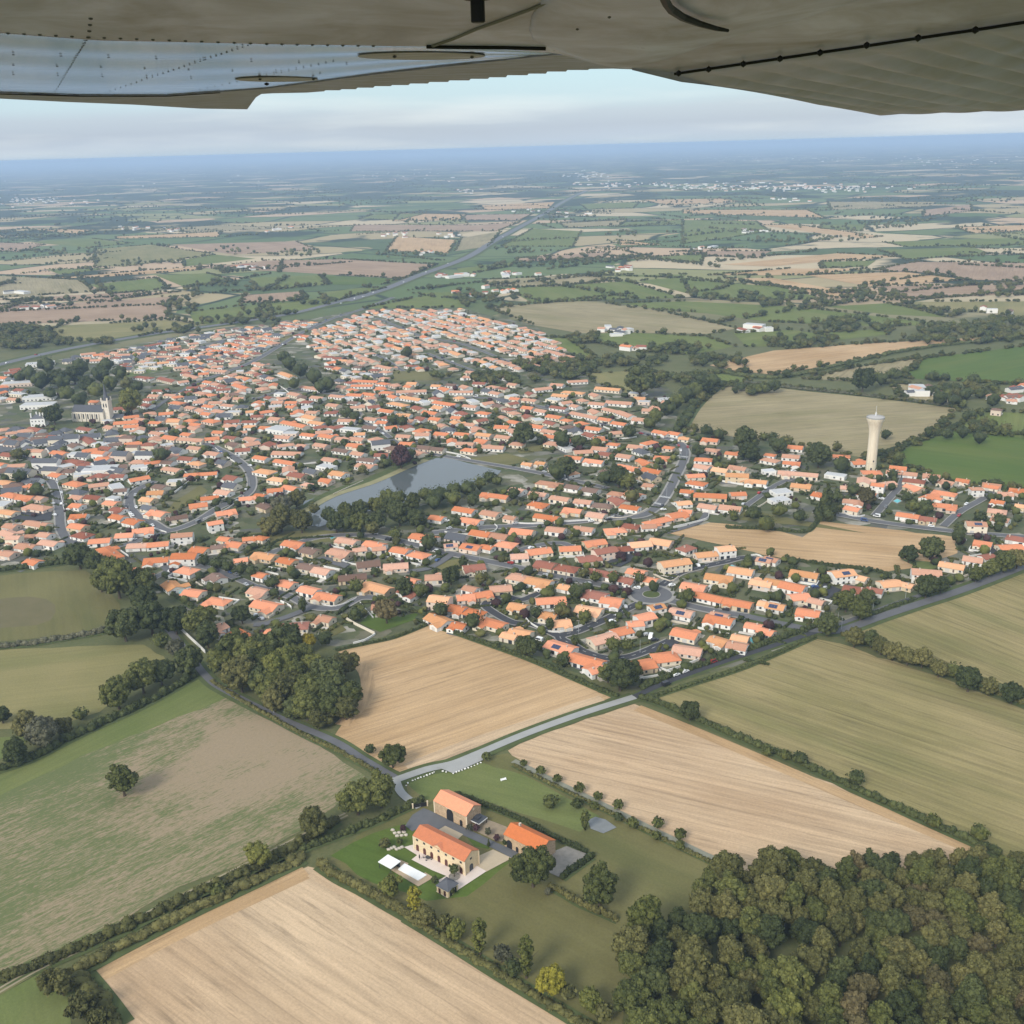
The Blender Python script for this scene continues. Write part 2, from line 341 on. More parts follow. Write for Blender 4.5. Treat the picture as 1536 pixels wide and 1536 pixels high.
# the grounds of the estate
field('M', "600,1160 640,1150 762,1130 850,1188 1000,1262 1090,1306 1100,1400 930,1480 930,1560 905,1560 870,1525 740,1444 600,1366 480,1300 560,1240 620,1205", "610,1370 900,1530")
field('L', "606,1172 720,1142 790,1165 900,1225 870,1248 780,1220 700,1192 640,1200", "620,1180 870,1240")
field('D', "496,1284 560,1250 632,1230 690,1260 735,1300 770,1290 700,1345 640,1352 560,1325", "510,1290 660,1340")
field('D', "700,1256 720,1253 740,1262 733,1274 712,1270")
# middle distance
field('T', "1003,800 1040,790 1065,784 1110,788 1152,793 1204,806 1216,797 1230,782 1320,792 1432,806 1436,830 1380,850 1328,858 1215,845 1160,835 1085,818", "1010,800 1420,830")
field('K', "1020,640 1048,605 1084,580 1172,580 1250,588 1350,601 1437,613 1396,652 1330,678 1290,686 1160,662 1040,648", "1040,640 1400,615")
field('D', "1322,692 1395,655 1440,645 1560,655 1560,742 1440,722", "1330,695 1530,720")
field('G', "1440,640 1470,618 1560,620 1560,660 1450,648")
field('T', "1064,548 1160,526 1290,516 1420,509 1560,502 1560,508 1430,514 1330,532 1260,546 1160,562 1100,556", "1070,550 1400,512")
field('K', "1205,568 1290,550 1382,537 1352,566 1280,572"); field('D', "1352,567 1382,538 1560,517 1560,580 1440,572", "1360,560 1530,530")
field('K', "1330,575 1420,580 1440,610 1360,598"); 
field('K', "728,461 800,456 905,455 985,466 1060,482 1104,493 1060,501 980,500 870,500 800,488 755,470", "740,462 1080,490")
field('G', "850,505 930,498 1060,505 1100,520 1040,532 960,528", None); field('G', "790,505 850,507 900,540 890,556 860,530")
field('Y', "880,560 960,556 1000,562 985,580 940,590 890,572"); field('G', "1060,562 1120,558 1125,572 1080,578")
field('G', "1024,452 1191,460 1421,487 1324,490 1151,483 1060,470 990,465 930,455"); field('G', "1100,500 1190,495 1250,505 1170,520 1120,520")
field('Y', "1351,453 1560,452 1560,484 1491,470 1377,463"); field('G', "1240,460 1330,455 1380,465 1420,476 1330,472"); field('G', "1230,500 1340,492 1330,502 1260,510")
field('G', "759,433 939,422 1024,447 905,450 800,455"); field('K', "725,420 869,413 929,420 832,430 732,430"); field('G', "545,463 640,443 690,448 700,461"); field('G', "620,440 680,438 695,448 650,446")
field('G', "969,420 1024,416 1100,425 1085,433 1030,440 960,422"); field('G', "1024,420 1167,430 1237,448 1137,452 1040,446")
# far fields
for k, s in [('B', "-20,458 83,456 240,446 272,445 255,460 250,478 -20,488"), ('Y', "30,491 167,485 253,480 300,487 207,505 85,516 84,500"), ('K', "-20,413 120,420 143,438 -20,448"),
             ('G', "133,427 233,417 255,433 170,441"), ('T', "83,417 300,400 300,405 133,417"), ('G', "233,413 310,410 355,422 275,430"), ('Y', "143,374 227,367 323,382 187,400 143,400"),
             ('G', "273,390 323,382 383,388 277,400"), ('B', "257,367 443,362 477,375 350,382"), ('T', "173,355 333,348 327,355 175,358"), ('B', "300,402 400,391 512,389 655,397 605,418 512,413 417,407"),
             ('G', "373,417 480,413 493,427 400,436"), ('D', "480,413 600,419 575,427 495,427"), ('B', "367,443 453,437 457,450 360,455"), ('G', "283,468 483,447 493,457 433,470 330,486 293,487"),
             ('G', "70,404 173,402 90,412"), ('G', "43,363 140,358 200,365 133,372"), ('B', "-20,363 67,367 30,378 -20,376"), ('T', "33,343 143,345 117,352"), ('B', "-20,450 160,440 270,438 150,452"),
             ('B', "532,337 712,338 782,333 745,347 525,347"), ('T', "595,355 685,360 672,380 579,377"), ('K', "692,357 752,347 732,370 682,377"), ('B', "690,323 799,321 779,331 699,330"), ('T', "719,308 832,303 822,313 727,315"),
             ('G', "799,343 872,347 859,370 752,370"), ('B', "775,388 915,378 905,387 775,393"), ('G', "685,403 772,393 765,400 692,413"), ('G', "922,334 1024,330 1024,337 912,340"), ('T', "929,360 992,367 929,368"),
             ('G', "875,413 1030,412 1024,417 929,414"), ('G', "969,387 1060,380 1050,395"), ('B', "1024,377 1157,377 1134,387 1074,385"), ('T', "1084,397 1257,380 1350,385 1231,393 1157,400"), ('G', "1231,393 1314,391 1301,400 1231,403"),
             ('T', "1064,413 1184,403 1301,403 1211,413"), ('T', "1087,418 1157,417 1297,442 1257,448 1164,428"), ('T', "1211,413 1357,408 1451,420 1304,430"), ('B', "1321,430 1560,427 1560,440 1357,448"), ('B', "1311,405 1374,393 1560,395 1560,422 1454,420 1404,410"),
             ('G', "1317,375 1461,371 1487,381 1361,390"), ('G', "1324,363 1560,356 1560,367 1357,370"), ('T', "1434,341 1560,337 1560,345 1457,350"), ('T', "1141,338 1191,337 1324,355 1291,358"), ('G', "1024,330 1134,332 1154,347 1091,357 1024,366"),
             ('G', "1231,337 1301,337 1291,347 1231,343"), ('K', "1241,303 1404,303 1391,310 1247,315"), ('B', "1387,315 1457,307 1457,317 1384,325"), ('T', "1024,315 1211,315 1237,327 1024,320"), ('K', "840,335 940,330 930,338 850,342"),
             ('T', "600,320 700,322 690,330 590,332"), ('G', "480,440 540,432 580,432 500,452"), ('K', "200,345 330,338 420,342 300,349"), ('G', "560,322 640,320 600,330 540,328"), ('T', "960,300 1080,298 1120,303 1000,308"), ('G', "870,306 960,303 950,312 880,314")]:
    field(k, s)

# ---- roads
ASPH = plain('worn_asphalt', (.125, .125, .13), .9, .2, var=.22, scale=.12); DARK = plain('new_asphalt', (.055, .056, .062), .9, .2, var=.2, scale=.2)
PALE = plain('pale_concrete_lane', (.33, .33, .315), .9, .2, var=.18, scale=.15); KERB = plain('pale_pavement', (.30, .285, .26), .9, .2, var=.2, scale=.3)
MOTOR = plain('motorway_asphalt', (.15, .152, .16), .9, .2, var=.1, scale=.05); TRACK = plain('earth_track', (.30, .255, .17), .95, .1, var=.35, scale=.3)
WHITE_LINE = plain('road_paint', (.72, .72, .70), .7, .2, var=.1); VERGE = plain('grass_verge', (.085, .105, .04), .95, .1, var=.4, scale=.15)
ROADS = []; ZR = [.40]
def road(s, w, mat=ASPH, name='road', pave=0.0, line=None, raw=None, verge=0.0):
    w = w * .86 if w < 15 else w; pave = pave * .7; P = smooth(raw or [G(*p) for p in pts(s)]); ZR[0] += .004; z = ZR[0]
    ROADS.append((P, w))
    if verge: tag(strip('verge', P, w + 2 * verge, z - .20, VERGE), kind='structure')
    if pave: tag(strip('pavement', P, w + 2 * pave, z - .10, KERB), kind='structure')
    tag(strip(name, P, w, z, mat), kind='structure')
    if line:
        m = MB(); acc = 0; Q = P
        for i in range(len(Q) - 1):
            a, b = Q[i], Q[i + 1]; l = dist(a, b); k = 0
            while k < l:
                if (acc + k) % line[1] < line[0]:
                    u = ((b[0] - a[0]) / l, (b[1] - a[1]) / l); nx, ny = -u[1] * .09, u[0] * .09; e = min(k + 1.5, l)
                    p, q = (a[0] + u[0] * k, a[1] + u[1] * k), (a[0] + u[0] * e, a[1] + u[1] * e)
                    m.face([(p[0] - nx, p[1] - ny, z + .12), (q[0] - nx, q[1] - ny, z + .12), (q[0] + nx, q[1] + ny, z + .12), (p[0] + nx, p[1] + ny, z + .12)])
                k += 1.5
            acc += l
        tag(m.build('road_marking', WHITE_LINE), kind='structure')
    return P
road("240,930 272,968 312,1018 345,1040 420,1078 500,1112 545,1140 596,1170", 4.6, ASPH, 'lane', verge=2.2)
road("596,1170 640,1155 680,1146 720,1130 790,1101 870,1072 952,1046", 5.0, PALE, 'lane', verge=2.5)
road("952,1046 1000,1024 1080,995 1152,972 1225,948", 4.2, DARK, 'lane', verge=1.5)
road("593,1167 602,1190 630,1212", 4.2, PALE, 'lane')
road("1120,925 1180,938 1225,946 1262,946 1320,926 1380,906 1430,890 1490,868 1560,840", 7.0, ASPH, verge=3, pave=0)
road("1245,942 1300,922 1340,907 1385,892 1420,880", 3.5, ASPH, 'lane')
road("1120,925 1060,915 1015,904 985,896", 6.5, ASPH, pave=2); road("965,889 900,877 840,866 768,850 700,836 655,826 600,812 545,803 480,806 440,818 400,832", 6.5, ASPH, pave=2)
road("985,884 1005,870 1020,860 1052,851 1085,844 1118,837 1160,842", 6, DARK, pave=1.5, line=(3, 8))
road("955,648 985,655 1015,662 1027,676 1025,692 1014,715 1003,737 988,758 965,773 928,777 850,784 768,790 720,792 650,800", 7.5, ASPH, pave=2.2)
road("955,648 908,638 858,622 790,606 740,598 680,596", 6, ASPH, pave=1.5)
road("600,668 621,672 654,682 709,692 768,702 810,710 855,720 912,733", 6, ASPH, pave=2)
road("60,700 72,716 84,735 89,765 92,795 108,820", 7, ASPH, pave=1.8); road("60,700 30,680 -20,672", 6, ASPH)
road("232,722 206,735 194,752 204,772 230,785 254,796 296,782 328,762 366,745 378,728 372,705 350,686 320,670", 7, ASPH, pave=2)
road("160,824 200,814 254,797", 5.5, ASPH, pave=1); road("320,670 290,662 240,668", 6, ASPH)
road("-40,560 0,547 105,523 225,502 325,488 430,472 500,455 579,434", 16, MOTOR, 'motorway', verge=10)
road("520,452 579,433 629,413 699,387 739,363 779,341 812,323 850,300 880,286", 21, MOTOR, 'motorway', verge=9)
road("300,572 345,556 384,540 446,503 496,479 540,465 590,446", 8, ASPH, pave=1.5); road("200,640 250,600 300,572", 6, ASPH)
for s in ("564,477 600,491 634,505 696,517 768,545", "559,530 579,540 605,557", "640,530 680,545 720,560", "300,520 360,505 420,500", "480,640 520,628 560,640 600,668", "380,600 430,585 480,590 560,595 640,590"):
    road(s, 5, ASPH, pave=1.2)
road("960,905 935,917 908,930 868,947 840,956 856,967 880,980 910,988 944,986 980,973 1005,962", 6, DARK, pave=1.2, line=(2, 7)); road("840,956 800,938 768,934 738,918 728,908 740,899 760,896 785,900 815,885 832,872", 5.5, DARK, pave=1.2)
road("760,832 805,819 840,815 860,822", 5.5, ASPH, pave=1.2); road("384,880 434,895 467,911 509,912 539,898 562,897", 6, ASPH, pave=1.5); road("467,912 434,925 399,936 380,938", 6, ASPH)
road("230,868 270,850 300,850 337,861 384,881", 5.5, ASPH, pave=1); road("610,858 646,852 680,831", 6, ASPH)
road("1356,716 1350,730 1336,746 1324,760 1312,774", 5.5, ASPH, pave=1); road("1490,735 1475,748 1440,768 1415,790", 5.5, ASPH, pave=1)
road("1220,767 1265,774 1315,783 1427,797 1560,808", 6.5, ASPH, pave=1.8); road("1118,760 1152,736 1175,723 1204,716", 5, ASPH, pave=1); road("1000,800 1045,786 1060,770", 4.5, ASPH)
for s in ("472,838 490,833 530,842 517,852", "240,850 262,842 285,852 255,866", "962,975 980,966 1008,958 1020,963 985,982", "905,845 945,825 968,830 930,850", "1215,885 1230,872 1262,884 1240,900", "1455,825 1480,815 1505,824 1480,834", "10,770 40,765 78,768 76,780 20,782", "0,655 30,640 60,655 40,672 -10,680"):
    o, _ = flat_poly('car_park', pts(s), DARK if s[0] in '91' else ASPH, ZR[0] + .05); tag(o, kind='structure'); ZR[0] += .004
# roundabout
RB = G(977, 893)
def ring(name, c, r0, r1, z, mat, z0=None):
    m = MB(); n = 48
    for k in range(n):
        a, b = 2 * math.pi * k / n, 2 * math.pi * (k + 1) / n; P = lambda r, t, zz=z: (c[0] + r * math.cos(t), c[1] + r * math.sin(t), zz)
        if r0 == 0: m.face([(c[0], c[1], z), P(r1, a), P(r1, b)])
        else: m.face([P(r0, a), P(r1, a), P(r1, b), P(r0, b)])
        if z0 is not None: m.face([P(r1, a, z0), P(r1, b, z0), P(r1, b), P(r1, a)])
    return tag(m.build(name, mat), kind='structure')
ring('pavement', RB, 0, 14.5, ZR[0] + .03, KERB); ring('road', RB, 0, 12, ZR[0] + .06, ASPH); ring('kerb', RB, 0, 5.4, ZR[0] + .20, KERB, ZR[0] + .06); ring('roundabout_lawn', RB, 0, 4.9, ZR[0] + .24, VERGE)
# crossing stripes on the street above the yellow tree
m = MB()
for c0, c1 in (((989, 745.5), (1005, 748)), ((981, 755.5), (995, 758.5)), ((1016, 684.5), (1032, 687))):
    a, b = G(*c0), G(*c1); u = Vector((b[0] - a[0], b[1] - a[1])); L = u.length; u /= L; v = Vector((-u.y, u.x)); k = .3
    while k < L - .5:
        q = [Vector(a) + u * k - v * 1.6, Vector(a) + u * (k + .55) - v * 1.6, Vector(a) + u * (k + .55) + v * 1.6, Vector(a) + u * k + v * 1.6]
        m.face([(p.x, p.y, ZR[0] + .15) for p in q]); k += 1.1
tag(m.build('road_marking', WHITE_LINE), kind='structure')
# farm track on the lower left, two wheel ruts with grass between
TR = smooth([G(*p) for p in pts("-20,1498 60,1452 130,1420 240,1362 330,1318 440,1262 520,1222")])
for off in (-.9, .9): tag(strip('wheel_rut', TR, .8, .30, TRACK, off), kind='structure')
tag(strip('track', TR, 4.2, .25, plain('worn_grass', (.16, .155, .065), .95, .1, var=.3, scale=.2)), kind='structure')
tag(strip('path', smooth([G(*p) for p in pts("770,1142 830,1172 900,1206 960,1236 1030,1270 1085,1296")]), 3.2, .32, plain('mown_gravel_path', (.22, .22, .17), .95, .1, var=.3, scale=.2)), kind='structure')
# pond
POND = pts("450,771 456,752 509,735 559,720 621,698 654,687 670,686 700,694 752,706 745,714 700,728 640,745 580,760 520,775 480,790 462,788")
tw = NT('still_pond_water'); tw.b.inputs['Roughness'].default_value = .06; tw.b.inputs['Specular IOR Level'].default_value = .5
tw.bump(tw.noise(tw.coord(), .8, 3), .03, .02); tw.color((.10, .115, .115))
flat_poly('water', POND, tw.mat, .30)[0]['kind'] = 'structure'
BANK = plain('trodden_pond_bank', (.26, .24, .13), .95, .1, var=.35, scale=.1)
for nm, s, w, mt in (('path', "455,768 500,744 560,724 610,702 640,690", 7, BANK), ('bank', "458,764 500,740 560,719 610,697 640,686", 13, VERGE)):
    tag(strip(nm, smooth([G(*p) for p in pts(s)]), w, .42 if nm == 'path' else .36, mt), kind='structure')
# lawns and open green spots inside the village
for k, s in (('M', "350,800 480,795 640,806 540,812 400,815"), ('L', "170,553 230,548 262,552 190,566"), ('M', "244,772 262,752 300,728 312,736 285,758"), ('M', "700,688 760,680 800,690 760,698"), ('M', "470,935 500,925 520,945 490,958"), ('D', "540,935 560,915 600,925 630,918 620,930 570,948"), ('M', "1300,800 1100,760 1110,780 1200,788"), ('M', "590,555 680,560 660,570 590,572"), ('M', "770,668 840,662 850,672 780,680"), ('M', "400,500 440,498 470,505 430,515"), ('L', "1350,838 1420,845 1440,835 1390,858"), ('M', "640,845 690,838 720,850 660,862"), ('M', "30,760 78,750 80,758 30,768")):
    o, _ = flat_poly('lawn', pts(s), field_material(k, .4), .20); tag(o, kind='structure')
# haze
hz = MB(); hz.box(-61000, -61000, -1.0, 61000, 61000, CAM_H + 6); ht = bpy.data.materials.new('thin_blue_haze'); ht.use_nodes = True
nt = ht.node_tree; nt.nodes.clear(); ov = nt.nodes.new('ShaderNodeOutputMaterial'); pv = nt.nodes.new('ShaderNodeVolumePrincipled')
pv.inputs['Color'].default_value = (.52, .69, .95, 1); pv.inputs['Density'].default_value = .000088; pv.inputs['Anisotropy'].default_value = 0.0
nt.links.new(pv.outputs[0], ov.inputs['Volume'])
tag(hz.build('haze', ht), kind='stuff')
# ------------------------------------------------------------------ houses
def tile_material(name, c):
    t = NT(name); t.b.inputs['Roughness'].default_value = .8; c0 = t.coord()
    oi = t.n('ShaderNodeObjectInfo')
    st = t.n('ShaderNodeTexWave', wave_type='BANDS', bands_direction='X'); st.inputs['Scale'].default_value = 1.2; st.inputs['Distortion'].default_value = .3; t.l(c0, st.inputs[0])
    dirt = t.noise(c0, .8, 5, .7)
    col = t.mix(t.rng(dirt, .38, .75, 0, .55), c, tuple(x * .62 + .02 for x in c))
    col = t.mix(t.rng(st.outputs[0], .2, .8, 0, .16), col, tuple(x * .6 for x in c))
    return t.color(t.hsv(col, t.rng(oi.outputs['Random'], 0, 1, .80, 1.18), t.rng(oi.outputs['Random'], 0, 1, 1.06, .90)))
ROOF = {'o': tile_material('orange_clay_tiles', (.70, .25, .115)), 's': tile_material('salmon_clay_tiles', (.60, .315, .205)), 'r': tile_material('red_brown_tiles', (.33, .12, .075)),
        'b': tile_material('weathered_brown_tiles', (.22, .135, .10)), 'y': tile_material('sandy_orange_tiles', (.74, .37, .18)), 'g': tile_material('blue_grey_slates', (.12, .125, .14)), 'w': tile_material('pale_flat_roofing', (.55, .55, .55))}
RWORD = {'o': 'orange', 's': 'salmon pink', 'r': 'red-brown', 'b': 'brown', 'y': 'sandy orange', 'g': 'grey slate', 'w': 'pale grey'}
def render_material(name, c):
    t = NT(name); oi = t.n('ShaderNodeObjectInfo'); n = t.noise(t.coord(), .9, 4)
    return t.color(t.hsv(t.mix(n, tuple(x * .86 for x in c), c), t.rng(oi.outputs['Random'], 0, 1, .86, 1.05)))
WALLS = [render_material('white_render', (.86, .84, .79)), render_material('cream_render', (.82, .73, .58)), render_material('pinkish_render', (.76, .62, .51)), render_material('pale_ochre_render', (.66, .53, .36))]
WWORD = ['white', 'cream', 'pinkish', 'ochre']
GLASS = plain('dark_window_glass', (.035, .04, .05), .12, .6, var=.3); SHUT = plain('painted_shutter', (.60, .62, .62), .6, .3); GARAGE = plain('garage_door_paint', (.55, .53, .50), .6, .3)
PANEL = plain('solar_cells', (.03, .045, .10), .18, .6, var=.25, scale=2); STONE_CH = plain('chimney_render', (.55, .46, .38), .9, .1)

def wall_and_roof(L, Wd, eave, pitch, hip=0.0, wings=(), over=.35, flat=False):
    """outlines of one house; x runs along the ridge. wings: (x centre, side, width, depth, eave)"""
    w, r = MB(), MB(); hh = Wd / 2 * pitch
    def block(x0, x1, y0, y1, e, flip=False):
        """gabled block with its ridge along x (or along y when flip)"""
        def T(p): return (p[1], p[0], p[2]) if flip else p
        ym = (y0 + y1) / 2; h = (y1 - y0) / 2 * pitch; q = min(hip * h / pitch, (x1 - x0) / 2 - .3) if hip else 0
        a = [(x0, y0, 0), (x1, y0, 0), (x1, y1, 0), (x0, y1, 0)]; b = [(p[0], p[1], e) for p in a]
        sides = [[a[0], a[1], b[1], b[0]], [a[2], a[3], b[3], b[2]]]
        if q: sides += [[a[1], a[2], b[2], b[1]], [a[3], a[0], b[0], b[3]]]
        else: sides += [[a[1], a[2], b[2], (x1, ym, e + h), b[1]], [a[3], a[0], b[0], (x0, ym, e + h), b[3]]]
        for s in sides:
            s = [T(p) for p in s]; w.face(s[::-1] if flip else s)
        o = over; oz = o * pitch; t = .18; X0, X1, Y0, Y1 = x0 - (o if q else .18), x1 + (o if q else .18), y0 - o, y1 + o; E = e - oz
        r0, r1 = (X0 + q, X1 - q) if q else (X0, X1)
        top = [(X0, Y0, E + t), (X1, Y0, E + t), (X1, Y1, E + t), (X0, Y1, E + t), (r0, ym, e + h + t), (r1, ym, e + h + t)]
        bot = [(p[0], p[1], p[2] - t) for p in top]
        fs = [(0, 1, 5, 4), (2, 3, 4, 5)] + ([(1, 2, 5), (3, 0, 4)] if q else [])
        for f in fs:
            s = [T(top[i]) for i in f]; r.face(s[::-1] if flip else s)
            s = [T(bot[i]) for i in f]; r.face(s if flip else s[::-1])
        ring = [(0, 1), (1, 2), (2, 3), (3, 0)] if q else [(0, 1), (1, 5), (5, 2), (2, 3), (3, 4), (4, 0)]
        for i, j in ring:
            s = [T(bot[i]), T(bot[j]), T(top[j]), T(top[i])]; r.face(s[::-1] if flip else s)
        return e + h + t
    if flat:
        w.box(-L / 2, -Wd / 2, 0, L / 2, Wd / 2, eave + .5, bottom=False); r.box(-L / 2 + .3, -Wd / 2 + .3, eave + .45, L / 2 - .3, Wd / 2 - .3, eave + .53)
        top = eave + .5
    else: top = block(-L / 2, L / 2, -Wd / 2, Wd / 2, eave)
    for xc, side, ww, dd, e in wings:
        if flat: w.box(xc - ww / 2, 0 if side > 0 else -Wd / 2 - dd, 0, xc + ww / 2, Wd / 2 + dd if side > 0 else 0, e, bottom=False); r.box(xc - ww / 2 + .2, .2 if side > 0 else -Wd / 2 - dd + .2, e - .05, xc + ww / 2 - .2, Wd / 2 + dd - .2 if side > 0 else -.2, e + .06)
        else: block(*((.4, Wd / 2 + dd) if side > 0 else (-Wd / 2 - dd, -.4)), xc - ww / 2, xc + ww / 2, e, True)
    return w, r, top
def unit_box(name, sx, sy, sz, mats, frame=None):
    m = MB(); m.box(-sx / 2, -sy, 0, sx / 2, sy, sz)
    if frame is not None:     # shutters open on both sides of the pane
        for s in (-1, 1): m.box(s * (sx / 2 + .27) - .25, -sy - .03, -.02, s * (sx / 2 + .27) + .25, sy + .03, sz + .02, 1)
    return m.mesh(name, mats)
M_WIN = unit_box('window', 1.2, .05, 1.25, [GLASS, SHUT], 1); M_BAY = unit_box('window', 2.2, .05, 2.1, [GLASS, SHUT]); M_DOOR = unit_box('door', .95, .05, 2.1, [plain('front_door_paint', (.16, .12, .10), .5, .3)])
M_GAR = unit_box('garage_door', 2.5, .05, 2.05, [GARAGE]); M_DARK = unit_box('window', 1.1, .05, 1.15, [GLASS])
_c = MB(); _c.box(-.3, -.45, -.9, .3, .45, .75); _c.box(-.38, -.53, .75, .38, .53, .87); M_CHIM = _c.mesh('chimney', [STONE_CH])
_c = MB()
for i in range(3): _c.box(-2.4 + i * 1.62, -1.5, 0, -.85 + i * 1.62, 1.5, .07)
M_SOLAR = _c.mesh('solar_panels', [PANEL])

HOUSES = []   # dicts
def add_house(c, ang, L, code, px, flags=''):
    HOUSES.append(dict(c=c, ang=ang, L=L, code=code, px=px, flags=flags))
def parse(ox, oy, sc, s):
    for q in s.replace('\n', ' ').split(';'):
        q = q.split()
        if len(q) < 5: continue
        x1, y1, x2, y2 = (float(v) for v in q[:4]); fl = q[4]; z = 7.0 if 'T' in fl else 4.4; fl = ('s' if y1 / sc + oy < 660 and (int(x1 * 7 + y1) % 2) else 'o') + fl[1:] if fl[0] == 'o' else fl
        a, b = G(ox + x1 / sc, oy + y1 / sc, z), G(ox + x2 / sc, oy + y2 / sc, z)
        L = dist(a, b); px = (ox + (x1 + x2) / 2 / sc, oy + (y1 + y2) / 2 / sc)
        ang = math.atan2(b[1] - a[1], b[0] - a[0])
        sl = (y2 - y1) / (x2 - x1) if x2 != x1 else 9; py_ = oy + y1 / sc
        if -.04 < sl < .15 and py_ > 560 and L < 24 and 'T' not in fl: ang -= (.34 if py_ > 690 else .2) * (1 - sl * 4)
        add_house(((a[0] + b[0]) / 2, (a[1] + b[1]) / 2), ang, max(9.0, min(L, 34.0)), fl[0], px, fl[1:])
parse(768, 720, 4, """710 1104 852 1080 o;848 1052 994 1034 o;215 962 372 1008 oS;350 1040 545 1092 oL;468 1132 542 1112 o;472 956 622 918 s;606 902 712 878 o;698 850 782 843 o;748 818 850 795 o;832 752 905 738 yS;
966 890 1115 922 o;966 1004 1140 1000 s;1188 930 1290 960 y;1292 968 1412 990 s;1400 850 1500 868 o;1490 882 1560 902 o;945 772 1088 785 sS;1160 812 1330 832 oL;1190 792 1300 806 sS;1100 668 1268 705 o;1272 706 1440 738 o;1020 612 1162 636 oL;
1480 722 1570 738 y;1160 570 1330 572 yL;1302 520 1448 542 y;1432 590 1560 612 y;1468 462 1560 470 sS;1100 440 1226 428 y;1230 402 1332 392 yT;892 494 1062 470 yTL;826 354 962 362 y;704 378 832 366 y;492 420 622 398 rT;624 402 722 394 r;392 466 530 450 r;
140 490 262 500 r;264 506 392 528 r;462 530 622 562 r;692 530 802 542 o;640 576 732 592 r;782 576 872 592 o;432 370 560 354 oL;282 400 412 394 o;90 422 232 404 o;-10 446 96 440 s;-10 300 132 296 oL;205 286 320 284 s;370 280 492 280 s;556 292 682 284 oL;662 266 762 264 r;
772 268 862 262 s;802 250 952 214 oL;942 206 1042 188 o;1002 176 1082 174 o;650 150 768 156 o;132 206 284 212 o;308 170 424 172 oL;450 196 562 200 s;100 130 216 136 oL;230 95 350 102 s;374 116 482 116 s;480 142 602 140 b;580 66 666 72 s;-10 46 76 56 s;102 70 212 72 s;
1012 56 1092 54 o;1092 76 1290 86 o;1310 74 1402 70 o;1120 142 1234 150 s;1246 156 1378 156 s;985 128 1072 120 y;-20 560 100 582 s;82 590 240 602 yL;284 622 362 632 y;432 666 572 682 r;532 712 664 708 oL;142 712 322 700 oL;382 762 542 766 yL;232 850 350 836 y;-20 742 92 746 y;
-20 902 118 908 y;195 792 258 796 y;1340 930 1400 935 y""")
parse(1152, 720, 4, """136 536 302 562 yL;382 552 512 536 yTS;512 562 592 582 y;76 610 222 642 o;130 692 242 680 o;250 702 332 722 s;-20 592 92 602 y;-10 732 102 752 yS;172 770 312 792 o;452 640 592 646 r;592 642 692 652 r;672 612 792 600 y;782 602 872 624 y;862 532 1042 546 sT;892 584 1032 574 s;
1030 486 1182 512 y;1172 452 1292 470 s;1282 452 1352 440 r;1236 362 1346 372 o;1382 392 1524 386 o;-20 452 62 472 sS;772 196 910 206 o;912 216 1014 222 r;542 62 652 82 oL;622 12 702 22 oT;452 118 572 116 sL;986 62 1132 76 oL;990 142 1132 142 oL;1322 172 1432 176 s;1352 112 1412 122 o;1382 72 1472 70 s;
1492 142 1560 146 y;1302 22 1392 32 o;1216 40 1292 40 sT;1190 246 1312 252 sTS;1432 332 1560 346 r;1484 60 1560 50 o""")
parse(1152, 440, 4, """1130 1106 1212 1112 o;1032 1112 1122 1132 s;932 1086 1032 1086 s;812 1112 942 1116 r;812 1072 896 1072 s;732 1036 832 1036 o;712 1062 802 1062 s;502 1006 592 1002 oL;392 966 492 966 o;120 912 212 916 o;86 966 192 970 s;-20 956 46 962 o;62 1062 302 1082 sL;140 1142 262 1146 y;30 1182 130 1170 w;20 1232 120 1215 w;345 1072 470 1080 w;
1432 632 1492 632 s;1345 684 1402 690 bT;1162 584 1222 590 r;-30 1055 40 1050 w;1290 1138 1400 1142 s;1450 1165 1536 1170 o""")
parse(768, 440, 4, """130 572 232 560 s;232 540 312 542 s;332 522 452 516 s;502 560 652 572 y;242 602 342 606 y;302 582 432 592 y;-10 622 50 626 o;66 626 152 636 s;232 672 332 682 r;62 676 132 682 o;142 692 212 702 s;212 726 302 736 o;352 706 522 742 s;302 746 352 756 o;392 762 442 776 o;442 796 542 806 o;522 742 602 752 o;602 766 692 776 o;
100 782 192 796 o;192 842 266 852 o;182 812 266 822 s;-10 892 72 896 s;566 642 722 652 s;732 622 802 622 y;462 652 562 656 s;782 692 902 692 s;902 642 982 646 s;552 682 642 702 s;642 702 722 732 s;722 746 832 752 s;842 672 932 692 s;852 816 942 832 oL;942 826 1012 836 o;1002 858 1066 862 y;1142 866 1242 872 oL;572 892 642 896 oh;696 906 792 912 s;906 912 972 916 oh;
1156 926 1242 932 s;1282 946 1362 952 o;372 942 482 936 s;512 946 602 956 r;316 972 422 976 o;436 992 552 1002 oL;632 962 722 972 s;852 976 942 976 oL;632 1026 762 1042 oL;782 1046 902 1062 o;1096 986 1202 986 o;1096 1022 1192 1036 s;1046 1086 1152 1080 o;1052 1122 1166 1132 o;62 1012 122 1012 y;232 1032 282 1042 y;142 1006 202 1006 y;146 1126 302 1132 sL;
322 1146 412 1152 b;422 1166 522 1172 b;792 1136 856 1142 s;1302 1032 1412 1042 sL;1282 1076 1422 1082 yT;1402 1116 1532 1116 yL;590 830 660 824 s;700 590 800 592 w;880 625 990 620 w;760 640 830 640 w""")
